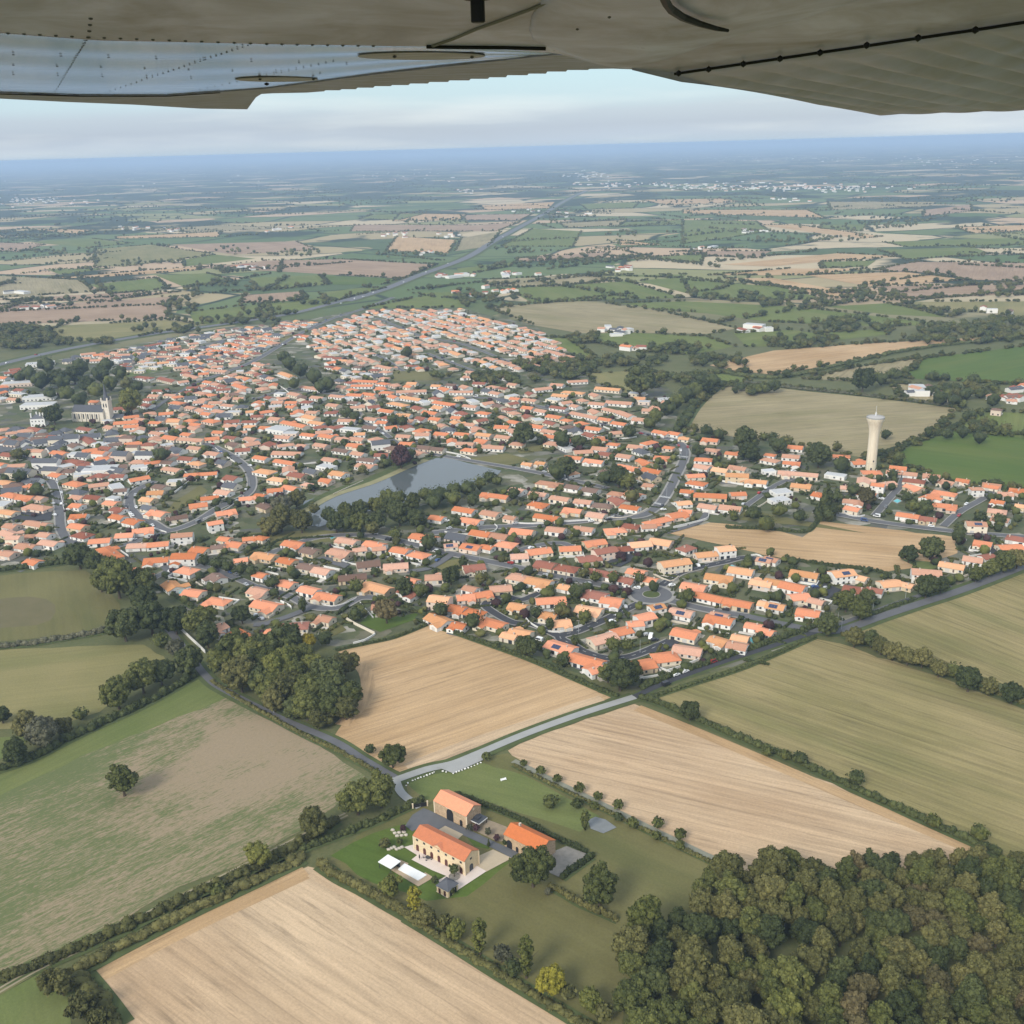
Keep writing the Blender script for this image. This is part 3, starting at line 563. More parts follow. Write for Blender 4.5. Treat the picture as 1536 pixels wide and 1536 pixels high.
parse(384, 720, 4, """162 366 292 372 oL;482 346 612 356 s;652 366 772 382 o;926 326 1092 336 oL;272 406 372 416 b;432 416 572 426 sL;812 406 922 412 o;922 426 1032 442 o;602 496 742 480 b;762 506 912 496 s;872 586 972 596 oL;1012 572 1122 566 s;132 466 236 476 o;-10 432 112 452 yL;-10 552 62 562 o;252 502 362 512 b;342 526 452 536 s;492 576 662 560 b;132 602 232 612 o;
262 636 372 652 o;352 682 502 686 oL;652 612 802 652 yL;692 746 792 742 s;372 812 462 822 sL;152 866 312 856 r;72 896 132 902 o;-10 722 132 752 oL;1040 692 1162 706 yT;1142 746 1252 766 o;1254 768 1362 792 o;1342 822 1492 862 oL;1482 912 1560 922 y;1182 852 1252 862 o;1202 692 1312 682 o;1312 678 1412 662 o;1402 642 1532 632 s;1242 516 1372 502 rL;
1252 632 1322 642 s;1142 326 1272 332 g;1286 306 1412 312 o;1402 322 1516 326 s;1132 382 1202 376 sS;1232 386 1352 392 oS;1362 386 1412 392 o;1442 372 1560 376 o;1042 212 1132 216 o;1192 156 1312 176 o;1226 226 1352 236 oL;1352 182 1462 192 s;1346 82 1522 86 oL;1492 212 1560 216 s;-10 332 62 336 o;700 400 770 392 s;600 405 640 400 s""")
parse(384, 440, 4, """-10 1056 112 1062 y;116 992 236 1012 o;-10 972 72 982 o;102 946 272 952 s;352 896 432 906 s;466 926 562 936 b;246 902 306 906 s;402 982 492 992 s;376 1022 472 1032 w;292 1052 372 1062 g;196 1076 302 1082 r;72 1102 182 1106 y;382 1112 462 1112 o;66 1172 162 1166 o;162 1152 252 1162 o;-10 1202 62 1202 o;452 1066 542 1076 y;602 1022 716 1026 s;612 986 722 992 b;576 946 652 956 s;
282 1132 332 1136 s;382 842 472 852 oL;272 836 362 842 o;102 852 212 852 s;482 862 562 866 s;562 862 652 866 s;692 892 802 882 gT;862 892 942 892 o;962 912 1052 916 b;1052 922 1132 926 b;842 846 932 846 s;956 836 1042 836 sT;1072 832 1162 836 o;1192 832 1286 836 o;1322 836 1416 842 y;1432 792 1522 792 o;1202 892 1312 892 s;1236 926 1322 932 o;1352 912 1492 912 s;642 792 732 796 b;512 802 622 806 w;
492 756 602 752 s;502 716 642 716 g;652 742 732 746 s;292 726 362 742 yT;322 762 412 772 y;162 762 302 792 oL;82 742 152 746 s;82 802 202 812 w;742 692 832 702 o;842 722 932 722 y;1002 702 1092 712 o;1042 742 1112 746 o;872 752 952 756 s;802 646 902 666 y;1072 642 1202 662 o;1242 666 1332 672 s;1322 706 1402 712 o;1172 736 1252 736 o;742 586 822 586 o;842 582 1022 576 sL;872 612 992 632 y;
546 602 642 602 o;642 596 722 602 o;442 606 542 612 s;572 546 702 546 o;582 516 732 522 o;1052 546 1112 546 y;1302 532 1382 532 r;1162 582 1302 582 s;275 552 400 572 o;205 590 265 605 o;130 462 245 505 y;300 560 340 556 o;330 615 410 620 s;430 660 500 665 s""")
parse(0, 480, 4, """532 1316 662 1306 o;612 1352 702 1416 oL;692 1282 802 1276 o;792 1258 922 1242 oL;762 1342 882 1336 s;882 1338 1012 1326 o;1026 1282 1156 1272 sT;862 1432 1012 1422 oL;1032 1402 1182 1402 oTL;1142 1366 1252 1362 o;1262 1352 1352 1342 b;1352 1332 1462 1332 oL;1452 1302 1536 1292 o;1312 1302 1382 1302 o;1402 1432 1482 1422 o;802 1484 882 1522 o;442 1272 542 1282 r;412 1226 522 1226 o;
752 1192 842 1202 o;662 1166 752 1172 o;422 1166 522 1162 oL;422 1102 502 1102 o;622 1086 712 1086 o;642 1056 712 1056 w;422 1052 506 1052 s;682 1012 762 1006 b;392 966 502 976 oh;412 1022 512 1022 g;772 952 892 930 o;842 1066 932 1066 y;882 1026 982 1020 y;922 986 1002 992 b;892 1142 1002 1152 oL;852 1112 922 1116 g;992 1182 1122 1162 b;1102 922 1200 914 o;1202 913 1302 906 o;1002 956 1092 952 w;
972 882 1092 886 s;1132 846 1222 852 yh;1302 842 1372 846 g;1352 932 1432 942 r;1342 982 1432 986 g;1292 1022 1392 1022 s;1202 1062 1312 1050 o;1132 1106 1242 1092 o;1432 1062 1536 1052 oL;1292 1152 1412 1132 oL;1242 1212 1332 1196 oT;136 1112 306 1112 s;-10 1142 106 1142 y;22 1222 112 1222 s;136 1212 306 1212 s;42 1292 122 1292 sT;122 1286 206 1282 s;226 1276 312 1276 s;96 1346 226 1346 s;232 1326 362 1326 s;
-10 1386 96 1386 s;152 1436 242 1442 o;6 1036 116 1042 oh;222 1052 262 1062 s;136 986 242 982 oh;-10 962 76 966 y;302 916 376 922 o;-20 852 32 856 o;202 836 352 836 gT;52 892 192 902 gT;262 882 352 886 gT;312 782 402 792 o;162 772 262 776 sT;292 702 380 698 gT;384 697 472 690 gT;482 692 602 682 g;562 782 632 786 oT;582 822 662 826 o;682 792 772 796 gT;816 792 922 792 gT;722 692 802 692 bT;762 746 832 746 bT;
852 736 932 736 rT;982 692 1072 702 o;902 666 992 672 s;782 872 892 862 w;502 892 702 882 w;362 842 432 832 r;402 832 492 842 r;102 662 202 652 s;172 642 252 652 r;1072 702 1222 712 s;1132 756 1212 762 s;682 612 832 602 oL;742 632 832 626 o;812 586 872 592 s;862 556 932 546 s;896 606 976 606 o;1006 596 1082 596 yT;1112 592 1176 596 oh;1142 616 1212 622 o;1226 592 1306 602 oh;1342 626 1432 626 s;1422 666 1482 662 s;
1212 552 1272 556 o;1282 536 1352 546 s;1332 502 1412 506 s;1022 486 1102 492 oh;1122 512 1172 522 s;1222 506 1292 512 o;986 442 1062 442 s;892 446 962 446 s;1172 426 1242 432 s;1392 372 1502 412 o;1042 282 1122 272 s;1082 312 1222 352 s;812 332 912 342 r;922 332 1092 372 r;1262 292 1362 302 s;862 152 972 132 r;992 162 1082 152 s;942 216 1032 212 s;942 252 1012 246 y;482 202 572 192 s;542 236 662 232 s;692 206 782 202 s;
22 312 112 302 r;10 378 200 366 w;62 432 152 436 w;140 460 332 448 w;130 505 332 498 w;540 482 602 482 o;148 262 332 248 w;380 240 500 236 g;500 690 560 730 r;470 640 560 650 r;330 740 420 700 g;560 730 650 735 w""")
# later streets of the far edge of town, filled along their rows
def inside(p, poly):
    c = False; j = len(poly) - 1
    for i in range(len(poly)):
        if (poly[i][1] > p[1]) != (poly[j][1] > p[1]) and p[0] < (poly[j][0] - poly[i][0]) * (p[1] - poly[i][1]) / (poly[j][1] - poly[i][1]) + poly[i][0]: c = not c
        j = i
    return c
def seg_d(p, a, b):
    vx, vy = b[0] - a[0], b[1] - a[1]; l = vx * vx + vy * vy; t = 0 if l == 0 else max(0, min(1, ((p[0] - a[0]) * vx + (p[1] - a[1]) * vy) / l))
    return math.hypot(p[0] - a[0] - vx * t, p[1] - a[1] - vy * t)
def road_gap(p):
    return min((min(seg_d(p, P[i], P[i + 1]) for i in range(len(P) - 1)) - w / 2 for P, w in ROADS), default=999)
KEEP_OUT = [pts(s) for s in ("395,770 440,725 600,690 650,675 770,690 770,760 650,790 650,812 380,815", "35,540 175,540 185,560 270,545 270,575 185,605 150,640 60,640 30,600", "872,470 1120,470 1120,590 900,600 872,560", "860,545 1010,545 1100,640 1030,660 1010,610 900,580", "190,700 390,700 385,800 200,800",
             "700,680 800,660 850,690 760,705", "395,530 450,510 505,560 500,600 420,585", "-40,830 200,830 320,960 -40,980", "480,900 640,900 650,940 480,980", "1210,670 1290,670 1290,700 1210,700", "590,555 700,555 690,575 580,575", "1090,730 1230,760 1215,800 1100,790", "0,600 60,600 60,640 0,640", "940,500 1330,500 1330,640 940,640")]
def free_spot(c, px, rad=12):
    if not inside(px, VILLAGE) or any(inside(px, k) for k in KEEP_OUT): return False
    if any(dist(c, h['c']) < rad + min(h['L'], 20) * .36 for h in HOUSES): return False
    return road_gap(c) > 5.5
N_TRACED = len(HOUSES)
def fill(region, d0, d1, sx, sy, codes, skip=.1, jit=.12, rad=9, seed=3):
    rr = random.Random(seed); reg = pts(region); Wp = [G(*p) for p in reg]
    a, b = G(*pts(d0)[0]), G(*pts(d1)[0]); ang = math.atan2(b[1] - a[1], b[0] - a[0]); u = (math.cos(ang), math.sin(ang)); v = (-u[1], u[0])
    U = [p[0] * u[0] + p[1] * u[1] for p in Wp]; V = [p[0] * v[0] + p[1] * v[1] for p in Wp]
    y = min(V)
    while y < max(V):
        x = min(U) + rr.random() * sx
        while x < max(U):
            if rr.random() > skip:
                xx, yy = x + rr.gauss(0, 1.5), y + rr.gauss(0, 1.6); c = (xx * u[0] + yy * v[0], xx * u[1] + yy * v[1]); px = to_px(*c, 3)
                if inside(px, reg) and free_spot(c, px, rad):
                    add_house(c, ang + rr.gauss(0, jit) + (math.pi / 2 if rr.random() < .12 else 0), rr.uniform(10.5, 15.5), rr.choice(codes), px, rr.choice(['', '', '', 'L', 'L', 'h']))
            x += sx
        y += sy
fill("545,465 620,463 695,463 722,473 830,496 866,543 770,558 640,545 560,545 480,525 470,500 520,475", "564,477", "696,517", 15.5, 21, 'yysssssssosywww', .05, .08, 8, 5)
fill("330,494 430,482 470,480 480,500 560,545 640,548 770,562 772,596 640,600 500,600 380,590 280,570", "384,540", "640,590", 17, 20, 'ossssrroybgw', .08, .3, 9, 6)
fill("0,560 330,494 330,560 300,640 380,680 600,660 700,690 420,760 200,760 0,800", "200,640", "400,660", 18, 21, 'ossssrrobggww', .10, .45, 9, 7)
fill("600,590 770,590 1010,590 1015,640 960,780 770,690 620,680", "690,600", "820,640", 18, 21, 'osssrroybgw', .12, .3, 9, 8)
fill("1020,660 1545,740 1545,850 1440,850 1440,800 1220,770 1020,760", "1100,700", "1250,720", 20, 23, 'oossyr', .16, .3, 10, 9)
fill("100,830 520,760 1000,790 1215,880 1215,945 960,1025 650,930 500,960 330,950", "400,880", "500,910", 21, 24, 'oossyrb', .2, .3, 10.5, 10)
fill("0,700 200,700 200,820 0,840", "0,760", "100,762", 18, 20, 'ssogr', .15, .2, 9, 12)
fill("0,625 110,640 260,640 300,680 250,730 180,760 0,760", "0,700", "120,690", 13.5, 15, 'ggggrssowwbb', .05, .5, 6.6, 15)
fill("0,560 120,520 250,520 330,500 330,600 200,600 190,640 0,640", "0,620", "200,600", 15, 18, 'ssorrgw', .1, .4, 8, 16)
fill("300,560 400,560 480,575 600,600 625,665 380,690 290,640", "384,600", "500,600", 17, 20, 'osssrroybgw', .08, .4, 8.5, 17)
N_TOTAL = len(HOUSES)
LAND_MARKS = [("the roundabout", (977, 893)), ("the pond", (620, 725)), ("the water tower", (1307, 703)), ("the church", (140, 625)), ("the tan field corner", (690, 930)), ("the enclosed stubble field", (1200, 812)), ("the village tip oak", (930, 1015)),
    ("the yellow tree", (948, 745)), ("the curving loop street", (215, 765)), ("the bend of the wide street", (1020, 690)), ("the pond dam road", (700, 690)), ("the round meadow", (160, 850)), ("the long white lane wall", (290, 945)), ("the turquoise pool", (998, 937)), ("the grey sports hall", (528, 622)),
    ("the new bypass junction", (1230, 930)), ("the purple-leaved tree", (601, 690)), ("the tall dark conifer", (1240, 745)), ("the wooded park", (110, 570)), ("the two field oaks", (1390, 825)), ("the cul-de-sac car park", (500, 842)), ("the dark grove", (450, 560)), ("the bright green crop field", (1430, 715)), ("the tower field", (1200, 640)), ("the motorway", (520, 452)), ("the big khaki field", (760, 475)), ("the terrace car park", (45, 773)), ("the triangle green", (660, 855)), ("the pond trees", (560, 790)), ("the east side road", (1420, 785)), ("the streetside plane trees", (350, 850)), ("the fieldside garden lawn", (570, 935))]
_LM = [(n, G(*p)) for n, p in LAND_MARKS]
ORD = "nearest second third fourth fifth sixth seventh eighth ninth tenth eleventh twelfth".split()
def single_out(items, phrase, key):
    """items: list of (position, thing). phrase(thing) says its look; adds which one it is, counted from a landmark close by"""
    groups = {}
    for pos, it in items: groups.setdefault(phrase(it), []).append((pos, it))
    for ph, mem in groups.items():
        if len(mem) == 1: n = min(_LM, key=lambda q: dist(mem[0][0], q[1]))[0]; mem[0][1][key] = f"{ph} near {n}, the only one"; continue
        best = {}
        for n, q in _LM:
            for k, (d, i) in enumerate(sorted((dist(p, q), i) for i, (p, _) in enumerate(mem))):
                c = k + d / 45
                if i not in best or c < best[i][0]: best[i] = (c, k, n)
        for i, (_, it) in enumerate(mem):
            _, k, n = best[i]; it[key] = f"{ph}, {(ORD[k] + (' closest' if k else '')) if k < len(ORD) else str(k + 1) + 'th closest'} to {n}"
def house_shape(h, rr):
    """dimensions, shared by single houses and by the far ones"""
    L = h['L']; fl = h['flags']; two = 'T' in fl; flat = h['code'] == 'w'
    Wd = min(rr.uniform(8.6, 10.8), max(L * .8, 6.5)) if not (flat and L > 22) else 16
    eave = (5.3 if two else rr.uniform(2.5, 2.9)) + (1.2 if flat and L > 22 else 0); pitch = rr.uniform(.27, .36) if h['code'] not in 'g' else .55
    wings = []
    if 'L' in fl: wings.append((rr.choice((-1, 1)) * L * .27, -1 if rr.random() < .7 else 1, min(6.2, L * .42), rr.uniform(2.6, 4.5), min(eave, 2.6)))
    elif rr.random() < .3: wings.append((rr.choice((-1, 1)) * (L * .28), rr.choice((-1, 1)), 4.2, 2.2, 2.3))
    hip = (1.0 if 'h' in fl or rr.random() < .13 else 0.0) if not flat else 0
    return L, Wd, eave, pitch, hip, wings, flat
order = sorted(range(N_TOTAL), key=lambda i: HOUSES[i]['c'][0] ** 2 + HOUSES[i]['c'][1] ** 2)
# the ones drawn largest stay separate; anything outside the frame is not built
order = [i for i in order if -25 < HOUSES[i]['px'][0] < 1560 and not (HOUSES[i]['px'][1] < 440)]
ONE = order[:292]; MASS = order[292:]
def facing(ang, h):
    """-1 when the -y side of the house looks to the camera"""
    n = (math.sin(ang), -math.cos(ang)); return -1 if n[0] * -h['c'][0] + n[1] * -h['c'][1] > 0 else 1
for rank, i in enumerate(ONE):
    h = HOUSES[i]; rr = random.Random(1000 + i); L, Wd, eave, pitch, hip, wings, flat = house_shape(h, rr)
    wi = rr.choice((0, 0, 0, 0, 1, 1, 1, 2, 3)) if h['code'] != 'w' else 0; ang = h['ang']
    if wings and facing(ang, h) != wings[0][1] and rr.random() < .75: wings[0] = (wings[0][0], -wings[0][1], *wings[0][2:])
    root = empty('house', (*h['c'], 0), ang); h['obj'] = root; h['wi'] = wi
    w, r, top = wall_and_roof(L, Wd, eave, pitch, hip, wings, flat=flat)
    w.build('wall', WALLS[wi], root); ro = r.build('roof', ROOF[h['code']], root)
    if not flat and rr.random() < .8:
        link('chimney', M_CHIM, ro, (rr.choice((-1, 1)) * L * rr.uniform(.15, .36), rr.choice((-.5, .5)), top - .1))
    f = facing(ang, h); sides = (f, -f) if rank < 110 else (f,)
    for s in sides:
        n = max(2, int(L / (3.4 if rank < 150 else 4.6))); gar = rr.randrange(n) if rr.random() < .55 else -1; dr = rr.randrange(n)
        for k in range(n):
            x = -L / 2 + L * (k + .5) / n + rr.uniform(-.25, .25)
            hit = [g for g in wings if g[1] == s and abs(x - g[0]) < g[2] / 2 + .9]
            if hit: continue
            y = s * (Wd / 2 + .01); big = L / n > 3.1
            if k == gar and big: link('garage_door', M_GAR, root, (x, y, .02))
            elif k == dr: link('door', M_DOOR, root, (x, y, .05))
            elif rr.random() < .3 and big: link('window', M_BAY, root, (x, y, .05))
            else: link('window', M_WIN if rr.random() < .6 and big else M_DARK, root, (x, y, .95))
            if eave > 5 and not flat: link('window', M_DARK, root, (x, y, 3.6))
        for g in wings:
            if g[1] == s: link('garage_door', M_GAR, root, (g[0], s * (Wd / 2 + g[3] + .01), .02)) if g[2] > 3 and rr.random() < .6 else link('window', M_DARK, root, (g[0], s * (Wd / 2 + g[3] + .01), .9))
    ex = -1 if (math.cos(ang) * h['c'][0] + math.sin(ang) * h['c'][1]) > 0 else 1
    link('window', M_DARK, root, (ex * (L / 2 + .01), rr.uniform(-1.5, 1.5), 1.0), math.pi / 2)
    if 'S' in h['flags'] and not flat:
        sp = link('solar_panels', M_SOLAR, root, (rr.uniform(-.1, .1) * L, f * Wd * .26, eave + Wd * .24 * pitch + .24)); sp.rotation_euler = (-f * math.atan(pitch), 0, 0)
def house_phrase(h):
    fl = h['flags']; form = 'two-storey house' if 'T' in fl else 'flat-roofed building' if h['code'] == 'w' else 'winged bungalow' if 'L' in fl else 'long low terrace' if h['L'] > 22 else 'bungalow'
    if 'S' in fl: form = 'solar panelled ' + form
    roof = '' if h['code'] == 'w' else RWORD[h['code']] + ' roofed '
    return f"{WWORD[h['wi']]} walled {roof}{form}" if 'S' not in fl else f"{roof}{form}"
single_out([(HOUSES[i]['c'], HOUSES[i]) for i in ONE], house_phrase, 'label')
for i in ONE:
    h = HOUSES[i]; lab = h['label'].split()
    tag(h['obj'], h['label'], 'house', 'houses of the village')
# pale drives and patios round the houses
m = MB()
for i in range(N_TOTAL):
    h = HOUSES[i]; rr = random.Random(7000 + i); ca, sa = math.cos(h['ang']), math.sin(h['ang']); f = facing(h['ang'], h)
    for s, pr in ((f, .8), (-f, .45)):
        if rr.random() > pr: continue
        w = rr.uniform(1.5, 3.2) if s == f else rr.uniform(2, 4); d = rr.uniform(7, 11) if rr.random() < .6 else rr.uniform(6, 7.5); x = rr.uniform(-.35, .35) * h['L']
        if s == f and rr.random() < .35: w = h['L'] * .45; d = rr.uniform(6.2, 7.6)
        q = [(x - w, s * 4), (x + w, s * 4), (x + w, s * d), (x - w, s * d)]; q = q if s > 0 else q[::-1]; z = .20 + rr.random() * .05; mi = rr.choice((0, 0, 1, 1, 2))
        m.face([(h['c'][0] + a * ca - b * sa, h['c'][1] + a * sa + b * ca, z) for a, b in q], mi)
tag(m.build('paved_drives', [plain('pale_concrete_drive', (.56, .52, .46), .9, .1, var=.15), plain('beige_gravel_drive', (.40, .36, .29), .95, .1, var=.25), plain('grey_tarmac_drive', (.15, .15, .155), .9, .1, var=.2)]), kind='structure')
# the rest of the town, too many to keep apart
def far_houses():
    m = MB(); mats = [ROOF[k] for k in 'osrbygw'] + WALLS + [GLASS]; idx = {k: n for n, k in enumerate('osrbygw')}
    for i in MASS:
        h = HOUSES[i]; rr = random.Random(1000 + i); L, Wd, eave, pitch, hip, wings, flat = house_shape(h, rr)
        w, r, top = wall_and_roof(L, Wd, eave, pitch, hip, wings, flat=flat); ca, sa = math.cos(h['ang']), math.sin(h['ang']); wi = 7 + rr.choice((0, 0, 0, 1, 1, 2))
        f = facing(h['ang'], h); d = MB(); n = max(2, int(L / 4))
        for k in range(n):
            x = -L / 2 + L * (k + .5) / n; d.box(x - .7, f * Wd / 2 - .06, .7, x + .7, f * Wd / 2 + .06, 2.1)
        for src, mi in ((w, wi), (r, idx[h['code']]), (d, 11)):
            o = len(m.v); m.v += [(h['c'][0] + p[0] * ca - p[1] * sa, h['c'][1] + p[0] * sa + p[1] * ca, p[2]) for p in src.v]
            m.f += [tuple(o + q for q in fc) for fc in src.f]; m.m += [mi] * len(src.f)
    # hamlets and towns far off: plain gabled houses
    rr = random.Random(77)
    def hamlet(cx, cy, n, wx, wy, codes='osygww'):
        for k in range(n):
            x, y = rr.gauss(cx, wx), rr.gauss(cy, wy); p = G(x, y); L = rr.uniform(10, 20); Wd = 9; a = rr.uniform(0, 3.1); e = rr.uniform(3, 6); code = rr.choice(codes)
            if code == 'w' and rr.random() < .5: L *= 2; Wd *= 1.6
            w, r, top = wall_and_roof(L, Wd, e, .35, flat=code == 'w'); ca, sa = math.cos(a), math.sin(a)
            for src, mi in ((w, 7), (r, idx[code])):
                o = len(m.v); m.v += [(p[0] + q[0] * ca - q[1] * sa, p[1] + q[0] * sa + q[1] * ca, q[2]) for q in src.v]; m.f += [tuple(o + q for q in fc) for fc in src.f]; m.m += [mi] * len(src.f)
    hamlet(1090, 281, 90, 55, 3.0); hamlet(1240, 282, 80, 50, 3.0); hamlet(960, 277, 50, 50, 2.5); hamlet(1150, 238, 60, 90, 2.5, 'wwyo'); hamlet(880, 263, 26, 20, 3, 'www'); hamlet(50, 302, 60, 45, 3); hamlet(930, 236, 40, 60, 2, 'wwy'); hamlet(1400, 240, 40, 90, 4, 'wwyo'); hamlet(250, 262, 40, 130, 7, 'wwyo'); hamlet(600, 262, 24, 60, 6, 'wwyo')
    for x, y, n in ((680, 415, 8), (770, 412, 7), (590, 352, 8), (210, 342, 8), (370, 403, 12), (260, 345, 5), (560, 240, 20), (680, 353, 5), (780, 317, 6), (930, 500, 8), (945, 525, 5), (1390, 590, 5), (1535, 585, 5), (1520, 600, 6), (1480, 470, 3), (1130, 348, 6), (720, 443, 6), (760, 437, 4), (930, 405, 8), (1050, 372, 4), (60, 465, 5), (700, 287, 10), (640, 380, 4), (30, 440, 2), (420, 345, 5), (860, 322, 5), (1180, 300, 10), (1130, 495, 6)):
        hamlet(x, y, n, 14, 2, 'wgbsrro')
    return m.build('distant_houses', mats)
tag(far_houses(), kind='stuff')
# ------------------------------------------------------------------ trees and hedges
def leaf_material(name, c, c2, vary=.3):
    t = NT(name); t.b.inputs['Roughness'].default_value = .7; g = t.n('ShaderNodeNewGeometry'); oi = t.n('ShaderNodeObjectInfo')
    clump = t.noise(t.coord(), .33, 3)
    f = t.mul(t.mul(g.outputs['Random Per Island'], .55), t.mul(clump, .6), 'ADD')
    col = t.mix(t.rng(f, .25, .85, 0, 1), c, c2)
    return t.color(t.hsv(col, t.rng(oi.outputs['Random'], 0, 1, 1 - vary, 1 + vary), 1.0, t.rng(oi.outputs['Random'], 0, 1, .512, .488)))
LEAF = {'g': leaf_material('green_leaves', (.047, .057, .017), (.125, .133, .036)), 'd': leaf_material('dark_green_leaves', (.031, .041, .015), (.080, .094, .031)), 'o': leaf_material('olive_leaves', (.056, .057, .019), (.148, .140, .046)),
        'n': leaf_material('brownish_leaves', (.060, .052, .022), (.138, .116, .05)), 'y': leaf_material('yellowing_leaves', (.16, .145, .022), (.34, .29, .04)), 'Y': leaf_material('golden_leaves', (.26, .18, .02), (.47, .35, .045)),
        'l': leaf_material('yellow_green_leaves', (.075, .088, .02), (.18, .18, .045)), 'p': leaf_material('purple_leaves', (.035, .018, .02), (.085, .042, .042)), 'w': leaf_material('grey_twigs', (.058, .060, .034), (.135, .132, .08))}
LWORD = {'g': 'green', 'd': 'dark green', 'o': 'olive green', 'n': 'brownish', 'y': 'yellowing', 'Y': 'golden yellow', 'l': 'yellow-green', 'p': 'purple-leaved', 'w': 'bare grey'}
BARK = plain('bark', (.09, .07, .05), .95, .1, var=.3, scale=2)
ICO = None
def ico(sub):
    import bmesh
    bm = bmesh.new(); bmesh.ops.create_icosphere(bm, subdivisions=sub, radius=1); bm.verts.ensure_lookup_table()
    v = np.array([x.co for x in bm.verts], np.float32); f = np.array([[q.index for q in x.verts] for x in bm.faces], np.int32); bm.free(); return v, f
ICO1, ICO_0 = ico(2), ico(1)
def blobs(C, Rd, base=ICO1, jit=.22, rng=RNG, sq=None):
    """many lumpy balls at once; C centres (n,3), Rd radii (n,) or (n,3)"""
    v, f = base; n = len(C); Rd = np.asarray(Rd, np.float32); Rd = Rd[:, None] * np.ones((1, 3), np.float32) if Rd.ndim == 1 else Rd
    V = v[None] * (1 + rng.uniform(-jit, jit, (n, len(v), 1))) * Rd[:, None, :] + np.asarray(C, np.float32)[:, None, :]
    F = f[None] + (np.arange(n) * len(v))[:, None, None]
    return V.reshape(-1, 3), F.reshape(-1, 3)
def leaf_tris(P, N, size, rng=RNG):
    """loose leaf sprays: one bent pair of triangles per spray is drawn as two triangles"""
    n = len(P); N = N + rng.normal(0, .55, (n, 3)); N /= np.linalg.norm(N, axis=1, keepdims=True) + 1e-6
    a = np.cross(N, rng.normal(0, 1, (n, 3))); a /= np.linalg.norm(a, axis=1, keepdims=True) + 1e-6; b = np.cross(N, a)
    s = (size * rng.uniform(.6, 1.4, n))[:, None]
    V = np.stack([P - a * s * .5 - b * s * .35, P + a * s * .5 - b * s * .3, P + a * s * .35 + b * s * .5, P - a * s * .4 + b * s * .45], 1).reshape(-1, 3)
    k = (np.arange(n) * 4)[:, None]; F = np.concatenate([k + [[0, 1, 2]], k + [[0, 2, 3]]], 0)
    return V, F
def join(parts):
    V, F, o = [], [], 0
    for v, f in parts: V.append(v); F.append(f + o); o += len(v)
    return np.concatenate(V), np.concatenate(F)
def crown_mesh(name, seed, shape='round', h=12.0, r=6.0, nb=34, leaves=55, ls=.62, gap=.1):
    rng = np.random.default_rng(seed); C, Q = [], []
    zc, zr = (h * .53, h * .46) if shape != 'column' else (h * .54, h * .46)
    if shape == 'cone':
        for k in range(nb):
            t = (k + .5) / nb; z = h * (.10 + .88 * t); rr_ = r * (1 - t) ** .8; a = rng.uniform(0, 6.28); q = rr_ * rng.uniform(.35, .8)
            C.append((q * math.cos(a), q * math.sin(a), z)); Q.append(max(.35, rr_ * .5 + .15))
    else:
        # scattered clumps on and in an uneven ellipsoid
        ga = math.pi * (3 - 5 ** .5)
        for k in range(nb):
            u = 1 - 2 * (k + .5) / nb
            if rng.random() < gap: continue
            a = k * ga + rng.normal(0, .25); s = math.sqrt(max(0, 1 - u * u)); lump = rng.uniform(.62, 1.0) * (1 + .16 * math.sin(2 * a + seed)); q = .80 * lump
            if u < -.55: q *= .8
            C.append((r * q * s * math.cos(a), r * q * s * math.sin(a), zc + zr * (q if shape != 'column' else .93) * u)); Q.append(r * rng.uniform(.16, .31) * (1.0 if shape != 'column' else .9))
        C.append((0, 0, zc)); Q.append(r * .62); C.append((0, 0, zc + zr * .3)); Q.append(r * .5)
    C = np.array(C); Q = np.array(Q); parts = [blobs(C, Q * .86, ICO1, .2, rng)]
    for c, q in zip(C, Q):
        n = int(leaves * (q / (r * .25)) ** 2) if shape != 'column' else leaves; n = min(max(n, 14), leaves * 3)
        d = rng.normal(0, 1, (n, 3)); d /= np.linalg.norm(d, axis=1, keepdims=True); d[:, 2] = np.where(d[:, 2] < -.5, -d[:, 2], d[:, 2])
        parts.append(leaf_tris(c + d * (q * rng.uniform(.82, 1.16, (n, 1))), d, ls, rng))
    V, F = join(parts); return mesh_np(name, V, F, [LEAF['g']])
def trunk_mesh(name, h, r, seed):
    rr = random.Random(seed); m = MB(); m.lathe([(r * 1.5, -.3), (r, .6), (r * .8, h * .35), (r * .45, h * .62)], 8)
    for k in range(4):
        a = k * 1.6 + rr.random(); p = (0, 0, h * (.26 + .05 * k)); q = (math.cos(a) * h * .26, math.sin(a) * h * .26, h * (.52 + .05 * k)); d = r * .38
        for s, t in (((d, 0), (0, d)), ((-d, 0), (0, -d)), ((0, d), (-d, 0)), ((0, -d), (d, 0))):
            m.face([(p[0] + s[0], p[1] + s[1], p[2]), (p[0] + t[0], p[1] + t[1], p[2]), (q[0] + t[0] * .3, q[1] + t[1] * .3, q[2]), (q[0] + s[0] * .3, q[1] + s[1] * .3, q[2])])
    return m.mesh(name, [BARK])
PROTO = {}
for shape, n, kw in (('round', 5, dict(h=12, r=6, nb=78, leaves=62, ls=.52)), ('tall', 3, dict(h=13, r=4.7, nb=66, leaves=60, ls=.5, gap=.14)), ('column', 2, dict(h=15, r=2.9, nb=44, leaves=40, ls=.5, gap=.05)), ('cone', 2, dict(h=13, r=3.8, nb=46, leaves=40, ls=.5)), ('bush', 3, dict(h=4, r=2.2, nb=20, leaves=40, ls=.36))):
    PROTO[shape] = [(crown_mesh('crown', 40 + k * 7 + len(shape), 'column' if shape == 'column' else 'cone' if shape == 'cone' else 'round', **kw), trunk_mesh('trunk', kw['h'], .42 if shape != 'bush' else .12, k), kw) for k in range(n)]
